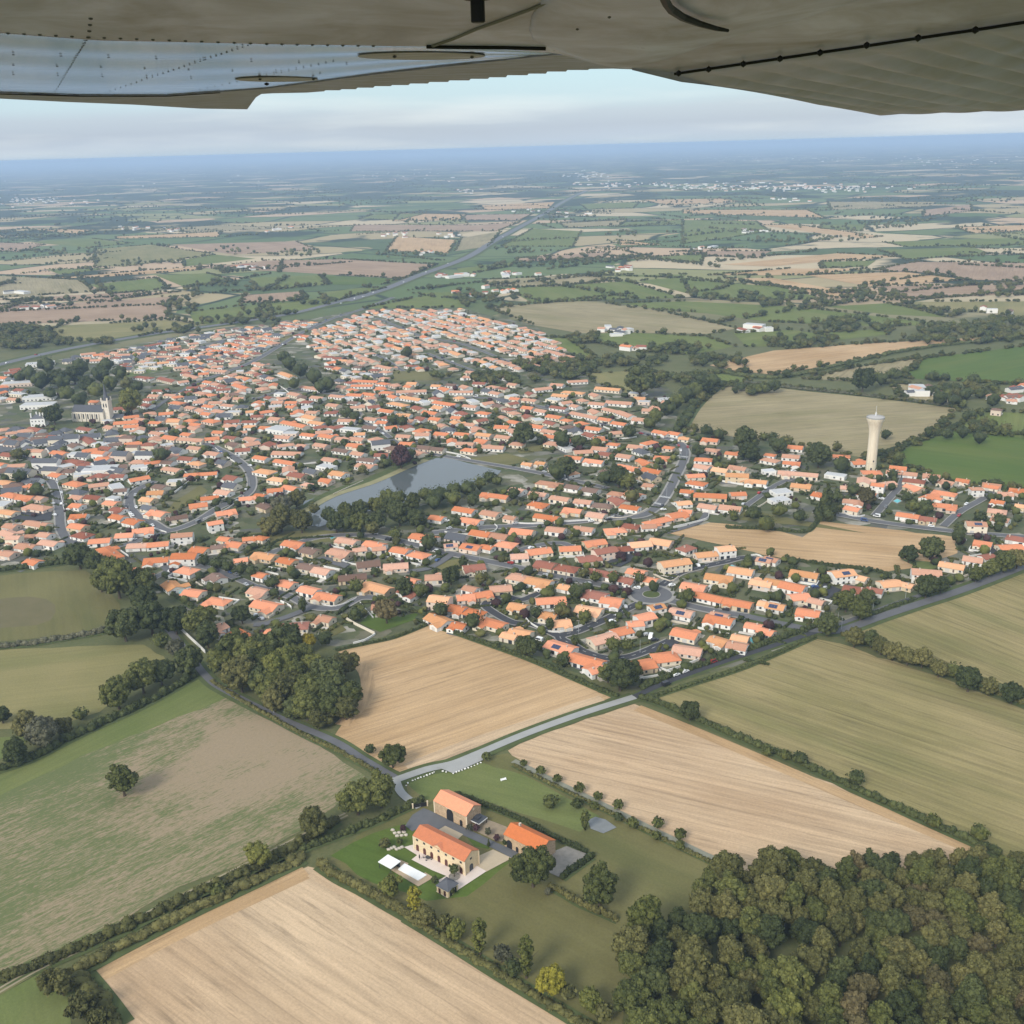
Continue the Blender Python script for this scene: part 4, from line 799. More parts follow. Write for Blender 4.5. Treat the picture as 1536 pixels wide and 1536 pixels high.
# every tree traced from the photograph: centre of crown x y, crown width in photo pixels, colour, shape
TREES = []
def tr(s, sh='round', tagw=None):
    for q in s.split(';'):
        q = q.split()
        if len(q) >= 3:
            f = q[3] if len(q) > 3 else 'g'; shp = {'P': 'column', 'C': 'cone', 'B': 'bush', 'T': 'tall'}.get(f[1:2], sh); TREES.append((float(q[0]), float(q[1]), float(q[2]), f[0], shp, tagw))
# the grounds of the estate and the fields round it
tr("""799 1302 62 g;900 1327 56 gT;588 1133 40 g;555 1125 15 d;535 1196 56 g;570 1185 56 g;470 1234 48 o;622 1352 24 yP;636 1372 36 o;685 1394 32 l;719 1403 26 lP;789 1437 27 lP;770 1453 26 d;827 1472 44 y;852 1490 22 l;886 1500 38 l;907 1520 26 yB;752 1431 32 wB;667 1384 30 oB;730 1136 13 gB;785 1145 9 gB;811 1156 13 gB;836 1169 13 oB;869 1183 15 g;897 1195 13 o;927 1208 15 g;
866 1206 16 d;891 1209 12 gB;878 1232 13 gP;827 1203 24 gB;949 1234 15 g;987 1235 17 g;1020 1252 17 g;985 1254 13 g;1020 1268 13 g;950 1238 10 gB;927 1226 12 d;1082 1287 13 oB;585 1331 38 lB;577 1266 15 lB;182 1166 44 gT;386 1280 40 l;326 1335 22 oB;92 1474 48 oB;123 1509 50 oB;70 1470 30 o;150 1530 40 oB""")
tr("""175 1040 50 g;212 1016 50 g;240 1008 42 d;282 992 46 d;120 1072 22 gB;62 1097 52 w;37 1087 42 o;2 1072 28 d;22 1127 40 d;95 1090 30 o;185 937 52 d;225 925 56 d;262 930 46 d;175 868 60 g;215 870 46 g;212 896 42 d;300 930 52 g;310 952 42 d;117 832 44 d;142 843 36 d;362 922 30 d;150 872 34 g;240 962 26 w;262 972 28 w;
350 975 56 g;332 988 46 g;360 1012 56 o;375 984 56 g;396 968 52 d;426 957 56 d;461 962 30 Y;486 957 26 p;391 992 56 g;421 1002 56 l;451 984 46 g;491 1012 60 d;516 995 44 o;464 1032 56 g;496 1035 56 d;522 1040 48 g;429 1032 52 o;404 1030 52 g;459 1057 50 g;491 1056 46 g;518 1060 42 o;476 1080 30 o;491 1080 20 n;389 1016 46 d;410 1050 40 o;440 1062 36 d;440 1010 50 g;470 1000 44 l""")
tr("""930 1012 52 d;944 1006 42 g;912 1008 34 g;790 970 36 d;845 992 20 d;1035 1066 32 d;1242 936 38 d;1270 900 38 g;1292 915 34 g;1302 896 30 d;1390 880 36 d;1412 876 30 d;1465 860 28 g;1485 852 30 g;1507 843 34 g;1527 837 34 o;1282 956 32 o;1307 958 30 d;1322 968 30 o;1340 976 32 o;1362 983 32 o;1384 987 32 o;1409 1002 30 o;1454 1018 42 d;1484 1029 30 o;1519 1038 36 d;1397 820 40 d;1364 830 30 d;1439 802 20 dC;1240 752 32 dC;1430 1006 26 o;1200 1138 22 d;1178 1133 16 o;1284 1168 26 d;1150 1128 16 o;1470 1250 26 o;1400 1232 20 o""")
tr("""494 772 26 d;519 767 30 g;539 762 30 d;539 781 34 g;564 783 34 d;564 757 28 g;584 757 30 d;599 747 26 g;599 770 38 d;619 752 28 g;624 777 30 d;639 742 26 g;659 742 28 d;681 747 28 g;681 735 26 d;701 732 26 d;719 725 24 g;709 750 24 d;559 792 24 l;504 785 30 d;421 778 40 o;451 780 40 o;404 788 34 o;444 747 32 o;421 756 36 w;471 763 18 y;601 685 36 p;595 690 24 d;614 682 22 d;544 705 16 y;580 745 26 g;650 752 26 d;520 785 26 d;745 722 18 g;735 716 20 d;
948 744 25 Y;943 647 22 d;960 570 50 d;985 625 26 o;1000 612 26 d;1015 602 26 o;1028 592 26 d;1042 585 26 o;1055 578 30 d;1068 572 26 d;975 635 22 o;1022 637 16 d;865 887 26 d;920 867 20 g;958 867 20 g;893 865 18 g;876 860 18 l;843 915 28 l;878 925 22 g;805 918 20 p;825 937 13 pC;863 962 13 pC;920 967 24 g;940 968 20 o;1033 893 22 g;534 922 24 d;579 917 38 n;606 881 32 d;676 863 30 d;661 915 26 d;711 932 28 d;454 908 14 pC;408 873 22 d;534 880 24 g;695 842 14 d;594 802 22 g;644 814 28 d;630 885 26 g;720 868 22 l;
242 682 28 d;120 600 28 d;80 622 30 d;67 619 20 y;30 715 24 d;55 735 26 d;195 602 40 l;305 841 19 d;325 846 20 d;342 849 20 d;362 853 20 d;378 857 20 d;1229 680 42 d;1262 697 28 d;1165 667 28 d;1329 652 17 d;1344 562 20 d;1295 570 34 d;1322 568 22 d;1162 578 22 d;1118 660 44 d;1125 677 32 d;1078 652 20 d;1060 646 20 d;1047 676 22 p;928 712 38 d;910 716 28 d;940 720 30 g;850 700 36 d;835 707 28 d;785 652 36 d;845 660 28 d;868 662 26 d;893 665 20 g;590 628 20 d;604 632 20 d;520 620 20 d;532 625 18 d;770 740 20 d;800 745 18 o;
110 560 30 d;85 565 30 d;130 575 30 d;150 560 28 d;60 570 28 d;145 585 28 o;100 590 26 g;165 575 24 o;120 550 28 d;180 560 24 d;45 560 26 d;160 548 24 d;190 575 22 n;205 580 20 d;70 548 28 d;30 565 20 d;75 590 20 d;95 572 26 d;480 580 20 d;450 555 26 d;470 565 26 d;435 545 24 d;490 575 26 d;440 575 22 o;425 535 20 d;610 528 18 p;
1340 712 18 d;1390 760 24 d;1300 745 30 n;1280 735 22 d;1400 720 18 d;1370 760 22 g;1130 770 26 d;1170 765 26 o;1200 775 22 d;1150 785 26 o;1100 772 16 g;1470 775 18 d;1500 780 20 d;1360 745 20 d;1255 745 20 d;1420 650 20 d;1470 655 22 d;1445 648 20 d;1180 560 14 d;1400 565 18 d;1460 570 20 d;1490 600 22 d;1430 600 22 d;1410 596 24 d;1450 590 20 d""")
# the oak wood in the near corner: crowns packed edge to edge
WOOD = pts("948,1402 975,1358 1015,1376 1052,1342 1070,1302 1100,1290 1140,1300 1180,1283 1225,1290 1240,1312 1300,1292 1380,1290 1470,1285 1560,1288 1560,1560 945,1560")
_rw = random.Random(5); _cand = []
Wwd = [G(*p, 7) for p in WOOD]; x0, x1 = min(p[0] for p in Wwd), max(p[0] for p in Wwd); y0, y1 = min(p[1] for p in Wwd), max(p[1] for p in Wwd)
for k in range(6000):
    q = (_rw.uniform(x0, x1), _rw.uniform(y0, y1))
    if not inside(q, Wwd): continue
    pq = to_px(*q, 7)
    if dist(((pq[0] - 1168) * .7, pq[1] - 1432), (0, 0)) < 26: continue      # the dark hollow
    big = pq[0] < 1250; rad = _rw.uniform(4.6, 6.8) if big else _rw.uniform(4.2, 5.8)
    if all(dist(q, c[0]) > (rad + c[1]) * .60 for c in _cand): _cand.append((q, rad))
for q, rad in _cand:
    pq = to_px(*q, 7); col = _rw.choice('oooooogggggddl') if pq[0] < 1260 else _rw.choice('oogogondogd')
    w = rad * 2 * FPX / math.sqrt(q[0] ** 2 + q[1] ** 2 + (CAM_H - 7) ** 2); TREES.append((*pq, w, col, 'round' if _rw.random() < .6 else 'tall', 'wood'))
def place_tree(px, py, w, sh):
    """ground point, size factors of a traced tree"""
    kw = PROTO[sh][0][2]; R0, H0 = kw['r'], kw['h']; W = px_to_m(px, py, w, 5)
    s = W / 2 / (R0 * 1.02); zc = H0 * s * (.53 if sh != 'column' else .5)
    g = G(px, py, zc); return g, s
_sorted = sorted(range(len(TREES)), key=lambda i: -TREES[i][2] * (1.0 if TREES[i][4] != 'column' else 1.6) * (3 if TREES[i][5] else 1))
TREE_ONE = [i for i in _sorted if -30 < TREES[i][0] < 1566 and TREES[i][1] - TREES[i][2] * .6 < 1540][:296]; _one = set(TREE_ONE); TREE_MASS = [i for i in range(len(TREES)) if i not in _one]
_lab = []
SHW = {'round': 'round tree', 'tall': 'upright tree', 'column': 'columnar poplar', 'cone': 'conical conifer', 'bush': 'low bush'}
T_LM = [("the solitary field spot", (182, 1200)), ("the lane fork", (596, 1168)), ("the walled manor", (665, 1290)), ("the pool house", (585, 1300)), ("the lower barn", (795, 1260)), ("the upper barn", (690, 1205)), ("the slate pavilion", (671, 1332)), ("the pale near stubble corner", (880, 1530)), ("the gravel pond", (895, 1237)), 
    ("the tan field's rounded end", (530, 1020)), ("the farm track hedge", (330, 1320)), ("the mown triangle", (740, 1410)), ("the track gate", (100, 1470)), ("the left hedge crossing", (60, 1090)), ("the round meadow's right end", (150, 900)), ("the long field hedge", (1420, 1240)), ("the bypass", (1400, 900)), ("the far right hedge row", (1500, 1035)), ("the bypass junction", (1235, 945)), ("the grove above the lane", (420, 1000)),
    ("the wood's stubble edge", (1180, 1300)), ("the wood's right stubble edge", (1450, 1300)), ("the wood's meadow edge", (940, 1400)), ("the dark hollow in the wood", (1168, 1432)), ("the wood's lawn tip", (1060, 1310)), ("the wood's lower meadow corner", (935, 1520)), ("the wood's deep corner", (1510, 1510)), ("the wood's right middle", (1400, 1400)), ("the wood's lower middle", (1250, 1510)), ("the wood's inner ridge", (1290, 1390)), ("the wood's far right side", (1520, 1400))]
_LM_keep = _LM; 
for i in TREE_ONE:
    x, y, w, col, sh, grp = TREES[i]; rr = random.Random(900 + i); g, s = place_tree(x, y, w, sh); cm, tm, kw = PROTO[sh][rr.randrange(len(PROTO[sh]))]
    nm = {'cone': 'conifer_tree', 'column': 'poplar_tree', 'bush': 'shrub'}.get(sh, 'oak_tree' if grp else 'tree')
    root = empty(nm, (*g, 0), rr.uniform(0, 6.28)); sz = s * rr.uniform(.9, 1.1); root.scale = (s, s, sz)
    tk = link('trunk', tm, root); cr = link('crown', cm, root); cr.material_slots[0].link = 'OBJECT'; cr.material_slots[0].material = LEAF[col]
    size = 'big' if s * kw['r'] > 5.6 else 'small' if s * kw['r'] < 3 else 'medium'
    _lab.append((g, dict(o=root, ph=f"{size} {LWORD[col]} {SHW[sh]}", grp=grp, sh=sh)))
_LM = [(n, G(*p)) for n, p in T_LM] + _LM_keep
single_out(_lab, lambda d: d['ph'] , 'label')
for _, d in _lab: tag(d['o'], d['label'], 'shrub' if d['sh'] == 'bush' else 'tree', 'oaks of the near wood' if d['grp'] else 'trees of gardens, lanes and fields')
_LM = _LM_keep

# ---- hedges: leafy bodies along a traced line
def hedge_body(P, h, w, rng, step=None, leaf=.5, wob=.35):
    C, Q = [], []; L = sum(dist(P[i], P[i + 1]) for i in range(len(P) - 1)); step = step or w * .34
    for i in range(len(P) - 1):
        a, b = P[i], P[i + 1]; l = dist(a, b); k = 0
        while k < l:
            t = k / max(l, .01); hh = h * (1 + rng.normal(0, wob)); hh = max(hh, h * .45)
            C.append((a[0] + (b[0] - a[0]) * t + rng.normal(0, w * .12), a[1] + (b[1] - a[1]) * t + rng.normal(0, w * .12), hh * .42)); Q.append((w * .5 * rng.uniform(.8, 1.2), w * .5 * rng.uniform(.8, 1.2), hh * .56)); k += step
    return np.array(C), np.array(Q)
def hedge(s, h, w, col, label, leaf=.45, wob=.25, cat='hedge'):
    rng = np.random.default_rng(int(abs(sum(p[0] for p in pts(s))))); P = smooth([G(*p) for p in pts(s)], 4)
    C, Q = hedge_body(P, h, w, rng, wob=wob); parts = [blobs(C, Q * .9, ICO1, .2, rng)]
    n = int(np.clip(26 * h * w / 4, 14, 60)); d = rng.normal(0, 1, (len(C), n, 3)); d /= np.linalg.norm(d, axis=2, keepdims=True); d[..., 2] = np.abs(d[..., 2])
    parts.append(leaf_tris((C[:, None] + d * Q[:, None] * rng.uniform(.9, 1.15, (len(C), n, 1))).reshape(-1, 3), d.reshape(-1, 3), leaf, rng))
    tag(strip('verge', P, w * 1.9, .27, VERGE), kind='structure')
    V, F = join(parts); o = link('hedge', mesh_np('hedge', V, F, [LEAF[col]])); o.data.name = 'hedge'
    return tag(o, label, cat, 'hedges along lanes, fields and gardens')
for a in [("-10,1158 45,1140 100,1112 150,1088 200,1066 250,1040 290,1016", 3.2, 4, 'd', "tall rough hedge dividing the olive meadow from the weedy field"), ("-10,1476 90,1436 180,1396 300,1340 430,1280 505,1232", 2.6, 4, 'o', "bushy hedge between the weedy field and farm track"), ("118,1456 200,1412 290,1366 380,1324 455,1288", 2.4, 4.5, 'o', "dark hedge between the farm track and near stubble"),
          ("452,1276 500,1258 560,1236 612,1213 634,1202", 2.4, 2.6, 'd', "clipped hedge from the manor gate along its lane side"), ("480,1298 510,1318 542,1334 580,1356 612,1374", 2.6, 3.5, 'o', "thick hedge between the manor lawn and near stubble"), ("683,1192 705,1200 730,1210 777,1229 824,1253 880,1279", 1.8, 1.8, 'd', "clipped hedge running behind both barns"),
          ("888,1286 868,1300 842,1319", 2.2, 2.2, 'd', "short hedge closing the gravel court"), ("826,1332 850,1345 870,1357 900,1370 927,1382", 2.0, 2.0, 'o', "low patchy hedge across the manor meadow"), ("962,1047 1000,1060 1040,1078 1120,1112 1200,1146 1300,1192 1400,1238 1500,1282", 2.4, 3.2, 'd', "long hedge between pale stubble and olive field"),
          ("1266,954 1330,976 1400,1002 1470,1030 1545,1060", 2.8, 4, 'o', "tall tree-studded hedge between the two olive fields"), ("655,940 700,956 790,988 860,1018 925,1046", 1.8, 2.4, 'd', "hedge along the tan field below the village gardens"), ("505,976 550,966 592,957 640,938", 1.3, 1.6, 'd', "low hedge at the tan field's upper left edge"),
          ("962,1034 1010,1014 1080,990 1150,966 1220,942", 2.6, 3, 'd', "tall hedge between the dark lane and last bungalows"), ("966,1050 1040,1026 1120,1000 1222,956", 1.4, 2.4, 'd', "low hedge between the dark lane and olive field"), ("-10,972 50,966 110,956 170,946", 2.4, 4, 'w', "scrubby grey hedge below the round meadow"),
          ("318,1022 360,1050 420,1084 470,1110 505,1126 560,1156", 1.2, 2.2, 'o', "weedy verge hedge beside the lane to the manor"), ("1290,929 1330,914 1372,899", 1.6, 3, 'd', "dark hedge strip between the bypass and its side track"), ("1090,792 1150,794 1205,799 1222,788 1228,778", 2.0, 2.2, 'd', "clipped garden hedge at the enclosed field corner"),
          ("1022,640 1040,612 1062,590 1088,574", 4, 8, 'd', "wide tree belt beside the khaki field"), ("1120,574 1200,584 1280,592 1350,600 1430,610", 2.6, 6, 'w', "grey-brown thicket row above the tower field"), ("1440,636 1415,650 1394,655 1360,668 1330,680 1294,690", 2.6, 5, 'd', "dark hedge between the khaki and bright green fields"), ("1066,556 1160,568 1260,548 1340,530 1420,518 1545,507", 3.0, 7, 'd', "long dark hedgerow below the narrow stubble strip"),
          ("-10,858 60,850 120,842", 3.0, 4, 'd', "leafy hedge behind the terrace houses"), ("232,880 260,893 290,912", 2.2, 2.4, 'd', "hedge behind the orange garden bungalows"), ("560,890 590,905 640,924", 1.6, 1.8, 'd', "garden hedge above the small lawn"), ("402,828 415,812 460,808 500,806", 1.5, 1.6, 'd', "rounded clipped hedge at the street corner"),
          ("770,1148 830,1178 900,1212 1000,1262 1080,1300", 1.0, 1.8, 'o', "low weedy hedge edging the gravel path"), ("118,1470 150,1510 175,1545", 2.4, 6, 'o', "bramble bank at the corner of the near stubble"), ("610,1376 680,1418 750,1462 830,1510 900,1552", 1.2, 3.2, 'o', "rough bramble strip under the poplars"), ("1130,905 1180,922 1218,934", 1.6, 2, 'd', "hedge behind the last white-gabled bungalow"), ("770,862 820,876 868,888", 1.2, 1.6, 'o', "clipped verge hedge along the main street"), ("1330,862 1300,855 1240,848 1175,838", 1.8, 2.2, 'd', "garden hedge along the enclosed stubble field")]:
    hedge(*a)

# ---- the many: hedgerow trees, garden shrubs, woods further off (each one object of its own kind)
def scatter_far():
    rng = np.random.default_rng(21); C, Q, M = [], [], []
    def add(x, y, r, h, m): C.append((x, y, h * .52)); Q.append((r, r, h * .52)); M.append(m)
    for P, Wp, kind in FIELD_POLYS:
        if sum(p[1] for p in P) / len(P) > 720: continue
        for i in range(len(Wp)):
            a, b = Wp[i], Wp[(i + 1) % len(Wp)]; l = dist(a, b); d0 = math.hypot((a[0] + b[0]) / 2, (a[1] + b[1]) / 2)
            if rng.random() < .2: continue
            tall = rng.random() < .5; k = 0
            while k < l:
                t = k / l; pj = rng.normal(0, 2.2, 2); p = (a[0] + (b[0] - a[0]) * t + pj[0], a[1] + (b[1] - a[1]) * t + pj[1])
                if abs(p[0]) > p[1] * .6 + 60: k += 8; continue
                if rng.random() < (.075 if tall else .018): r = rng.uniform(3.2, 5.8); add(*p, r, rng.uniform(6, 11), rng.integers(0, 3)); k += r * .8
                elif rng.random() < .9: add(*p, rng.uniform(1.6, 2.8), rng.uniform(2.2, 4.2), rng.integers(0, 3)); k += 3.4
                else: k += 12
    # loose hedges and copses out to the far distance
    for k in range(600):
        y = 1500 + 8500 * rng.random() ** 1.25; x = rng.uniform(-.57, .57) * y; px = to_px(x, y)
        if inside(px, VILLAGE) or any(inside(px, f[0]) and f[0][0][1] > 300 for f in FIELD_POLYS if abs(px[1] - f[0][0][1]) < 90): continue
        a = (.5 if rng.random() < .5 else .5 + math.pi / 2) + rng.normal(0, .35); l = rng.uniform(60, 330); s = 0; tall = rng.random() < .55
        while s < l:
            q = (x + math.cos(a) * s + rng.normal(0, 2.5), y + math.sin(a) * s + rng.normal(0, 2.5)); r = rng.uniform(3.2, 6) if rng.random() < (.35 if tall else .08) else rng.uniform(1.6, 2.6)
            add(*q, r, r * rng.uniform(1.3, 1.9), rng.integers(0, 3)); s += r * (1.3 if rng.random() < .8 else 4)
    def copse(cx, cy, wx, wy, n, h=9):
        for k in range(int(n * .5)):
            px, py = cx + rng.uniform(-1, 1) * wx, cy + rng.uniform(-1, 1) * wy
            if ((px - cx) / wx) ** 2 + ((py - cy) / wy) ** 2 > 1: continue
            g = G(px, py); r = rng.uniform(4, 7); add(*g, r, rng.uniform(.8, 1.15) * h, rng.integers(0, 3))
    for c in [(30, 508, 52, 17, 330), (272, 460, 26, 14, 60), (290, 440, 14, 8, 24), (80, 378, 30, 5, 60), (143, 380, 14, 16, 50), (135, 392, 10, 5, 20), (213, 395, 30, 5, 40), (260, 393, 18, 4, 22), (330, 427, 28, 5, 40), (376, 430, 12, 6, 18), (340, 402, 16, 6, 24), (155, 438, 16, 8, 24), (130, 405, 8, 4, 9), (600, 383, 36, 5, 55), (656, 333, 50, 6, 120), (700, 445, 22, 10, 40), (735, 450, 48, 6, 60), (770, 375, 30, 5, 40), (840, 330, 36, 7, 60), (880, 390, 90, 5, 100), (760, 400, 50, 6, 60), (930, 352, 30, 6, 40), (1060, 305, 90, 8, 220), (1340, 334, 55, 8, 190), (1270, 340, 80, 6, 90), (1250, 358, 70, 5, 70),
              (1120, 448, 70, 7, 80), (1190, 457, 60, 7, 80), (1310, 442, 40, 9, 60), (1440, 505, 100, 14, 220), (1500, 490, 70, 10, 120), (1280, 490, 70, 10, 110), (1200, 515, 60, 8, 80), (1020, 525, 50, 7, 60), (900, 545, 40, 7, 50), (1080, 545, 45, 9, 60), (850, 560, 46, 10, 70), (960, 545, 40, 7, 44), (880, 510, 20, 8, 30), (1500, 440, 60, 6, 60), (1420, 470, 30, 7, 30), (1160, 360, 40, 5, 40), (350, 375, 30, 5, 40), (440, 380, 40, 6, 60), (60, 350, 90, 6, 160), (200, 330, 100, 6, 120), (330, 318, 90, 7, 120), (480, 305, 80, 7, 120), (150, 320, 70, 6, 90), (590, 300, 90, 6, 120), (690, 275, 140, 9, 240), (780, 262, 100, 8, 150), (1290, 270, 90, 8, 170), (1420, 280, 70, 6, 90), (1480, 300, 60, 6, 80), (400, 470, 50, 8, 60), (360, 482, 60, 6, 60), (465, 452, 40, 6, 40), (250, 497, 50, 6, 50), (120, 515, 60, 5, 50), (1130, 590, 30, 5, 24), (1450, 592, 60, 10, 70), (820, 552, 50, 10, 60), (760, 572, 50, 6, 50), (700, 568, 60, 4, 40), (1470, 645, 26, 6, 20), (1520, 430, 20, 4, 14), (1040, 570, 40, 8, 50), (40, 690, 20, 8, 8)]:
        copse(*c)
    rr = np.random.default_rng(9)
    for i in TREE_MASS:
        x, y, w, col, sh, grp = TREES[i]
        if grp or y - w > 1530: continue
        g, s = place_tree(x, y, w, sh); r = PROTO[sh][0][2]['r'] * s; add(*g, r, max(PROTO[sh][0][2]['h'] * s, 2), 1 if col in 'dp' else 2 if col in 'lYyn' else 0)
    C, Q, M = np.array(C), np.array(Q), np.array(M); D = np.hypot(C[:, 0], C[:, 1])
    parts, mi = [], []
    near = D < 2600
    for sel, nb, lv in ((near, 9, 80), (~near, 2, 0)):
        c, q, mm = C[sel], Q[sel], M[sel]; v, f = blobs(c, q * .82, ICO1 if nb == 8 else ICO_0, .26, rng)
        parts.append((v, f)); mi.append(np.repeat(mm, len(f) // len(c)))
        for k in range(nb):   # side lumps
            o = rng.normal(0, 1, (len(c), 3)); o /= np.linalg.norm(o, axis=1, keepdims=True); o[:, 2] = np.abs(o[:, 2]) * .8; v, f = blobs(c + o * q * .62, q * rng.uniform(.26, .46, (len(c), 1)), ICO1 if nb > 2 else ICO_0, .28, rng)
            parts.append((v, f)); mi.append(np.repeat(mm, len(f) // len(c)))
        if lv:
            d = rng.normal(0, 1, (len(c), lv, 3)); d /= np.linalg.norm(d, axis=2, keepdims=True); d[..., 2] = np.abs(d[..., 2])
            v, f = leaf_tris((c[:, None] + d * q[:, None] * rng.uniform(.85, 1.2, (len(c), lv, 1))).reshape(-1, 3), d.reshape(-1, 3), .9, rng); parts.append((v, f)); n = len(c) * lv; mi.append(np.concatenate([np.repeat(mm, lv)] * 2))
    V, F = join(parts); return mesh_np('hedgerow_trees', V, F, [LEAF['g'], LEAF['d'], LEAF['o']], np.concatenate(mi))

tag(link('distant_trees', scatter_far()), kind='stuff')
def garden_shrubs():
    rng = np.random.default_rng(31); C, Q, M = [], [], []
    for h in HOUSES:
        d = math.hypot(*h['c']); n = rng.integers(8, 15) if d < 950 else rng.integers(4, 9) if d < 1300 else rng.integers(1, 4)
        for k in range(n):
            a = rng.uniform(0, 6.28); q = rng.uniform(8, 15) + (h['L'] / 4 if rng.random() < .5 else 0); p = (h['c'][0] + q * math.cos(a), h['c'][1] + q * math.sin(a)); px = to_px(*p)
            if not inside(px, VILLAGE) or any(dist(p, g['c']) < 5 + g['L'] * .28 for g in HOUSES if abs(g['c'][0] - p[0]) < 16 and abs(g['c'][1] - p[1]) < 16) or road_gap(p) < 1.0: continue
            t = rng.random()
            if t < .42:      # clipped hedge run
                b = h['ang'] + (0 if rng.random() < .5 else math.pi / 2); m = rng.choice([0, 1, 1, 2]); hh = rng.uniform(.8, 1.6)
                for s in range(rng.integers(4, 11)): C.append((p[0] + math.cos(b) * s * 1.3, p[1] + math.sin(b) * s * 1.3, hh * .45)); Q.append((.9, .9, hh * .6)); M.append(m)
            else: r = rng.uniform(.9, 1.9) if t < .8 else rng.uniform(2, 3.4); hh = r * rng.uniform(1.3, 2.1); C.append((*p, hh * .5)); Q.append((r, r, hh * .52)); M.append(rng.choice([0, 0, 1, 1, 1, 2, 3, 4]))
    C, Q, M = np.array(C), np.array(Q), np.array(M); parts = [blobs(C, Q * .9, ICO1, .25, rng)]; mi = [np.repeat(M, len(ICO1[1]))]
    o = rng.normal(0, .5, (len(C), 3)); parts.append(blobs(C + o * Q * .7, Q * .6, ICO1, .25, rng)); mi.append(np.repeat(M, len(ICO1[1]))); lv = 12
    d = rng.normal(0, 1, (len(C), lv, 3)); d /= np.linalg.norm(d, axis=2, keepdims=True); d[..., 2] = np.abs(d[..., 2])
    parts.append(leaf_tris((C[:, None] + d * Q[:, None] * rng.uniform(.85, 1.2, (len(C), lv, 1))).reshape(-1, 3), d.reshape(-1, 3), .55, rng)); mi.append(np.concatenate([np.repeat(M, lv)] * 2))
    V, F = join(parts); return mesh_np('garden_shrubbery', V, F, [LEAF[k] for k in 'gdolp'], np.concatenate(mi))
tag(link('garden_shrubbery', garden_shrubs()), kind='stuff')
# ------------------------------------------------------------------ the walled manor in the foreground
def E2(x, y, z=0.0): return G(560 + x / 5.12, 1160 + y / 5.12, z)
def poly_slab(name, P, z0, z1, mat, parent=None):
    a = sum(P[i][0] * P[(i + 1) % len(P)][1] - P[(i + 1) % len(P)][0] * P[i][1] for i in range(len(P)))
    if a < 0: P = P[::-1]
    m = MB(); m.prism(P, z0, z1); return m.build(name, mat, parent)
STONE = NT('rubble_stone'); _c0 = STONE.coord(); _v = STONE.n('ShaderNodeTexVoronoi'); _v.inputs['Scale'].default_value = 2.2; STONE.l(_c0, _v.inputs['Vector'])
STONE = STONE.color(STONE.mix(STONE.noise(_c0, .5, 4), STONE.mix(.5, _v.outputs['Color'], (.46, .34, .23), 'MIX'), (.52, .40, .27)))
def stone(name, a, b):
    t = NT(name); c = t.coord(); v = t.n('ShaderNodeTexVoronoi'); v.inputs['Scale'].default_value = 2.0; t.l(c, v.inputs['Vector']); s = t.n('ShaderNodeSeparateColor'); t.l(v.outputs['Color'], s.inputs[0])
    return t.color(t.mix(t.mul(t.mul(s.outputs[0], .5), t.mul(t.noise(c, .35, 5), .6), 'ADD'), a, b))
BARNSTONE = stone('barn_rubble_stone', (.30, .21, .13), (.60, .44, .29)); MANORSTONE = stone('pale_limestone', (.60, .47, .29), (.78, .63, .42)); QUOIN = plain('dressed_stone', (.70, .58, .42), .9, .1)
TERR = plain('pinkish_terrace_slabs', (.66, .57, .51), .8, .2, var=.10, scale=.7); DRIVE = plain('sandy_concrete', (.46, .38, .27), .9, .1, var=.14, scale=.4); YARD = plain('blue_grey_tarmac', (.125, .128, .135), .9, .2, var=.18, scale=.25); GRAVEL = plain('grey_gravel', (.26, .24, .21), .95, .1, var=.35, scale=.5)
BLACK = plain('black_timber_and_arch_shade', (.02, .02, .022), .6, .3); WHITEP = plain('white_paint', (.82, .82, .80), .6, .3, var=.05); CHAR = plain('charcoal_metal', (.05, .055, .065), .5, .4)
for nm, s, mt, z in (('yard', "245,402 300,318 385,266 440,288 700,418 1000,556 1118,605 1062,650 928,580 690,476 545,404 500,432 395,395 300,446", YARD, .30), ('path', "495,436 552,402 690,468 640,515 590,490 545,450", DRIVE, .34), ('driveway', "770,650 920,584 1064,650 866,756 790,712", DRIVE, .33),
                     ('terrace', "236,566 312,545 690,762 792,708 868,752 624,912 568,958 482,906 524,868 500,820 560,788 448,742 293,662 336,628", TERR, .36), ('pool_deck', "135,742 205,662 270,690 262,704 378,768 400,760 463,800 345,868", plain('sandy_pool_deck', (.42, .32, .22), .9, .1, var=.12), .35)):
    tag(flat_poly(nm, [(560 + a / 5.12, 1160 + b / 5.12) for a, b in pts(s)], mt, z)[0], kind='structure')
tag(flat_poly('gravel_court', pts("820,1281 850,1269 865,1275 885,1282 868,1300 840,1316 824,1309"), GRAVEL, .31)[0], kind='structure'); tag(flat_poly('gravel_yard', pts("712,1222 760,1240 770,1262 745,1262 700,1240"), plain('sandy_garden_soil', (.28, .22, .15), .95, .1, var=.4, scale=.4), .29)[0], kind='structure')
tag(flat_poly('pool_of_gravel', pts("882,1230 893,1225 908,1229 925,1241 905,1250 886,1243"), plain('grey_silt', (.19, .20, .20), .5, .3, var=.3, scale=.3), .34)[0], kind='structure')
tag(flat_poly('parking_strip', pts("655,1150 690,1138 728,1128 724,1140 680,1160"), PALE, .62)[0], kind='structure')
def arch_mesh(name, w, h, mat, d=.08, n=8):
    m = MB(); P = [(-w / 2, 0), (w / 2, 0)] + [(w / 2 * math.cos(math.pi * k / n), h - w / 2 + w / 2 * math.sin(math.pi * k / n)) for k in range(n + 1)]
    F = [(p[0], -d, p[1]) for p in P]; B = [(p[0], d, p[1]) for p in P]; m.face(F); m.face(B[::-1])
    for i in range(len(P)): j = (i + 1) % len(P); m.face([F[j], F[i], B[i], B[j]])
    return m.mesh(name, [mat])
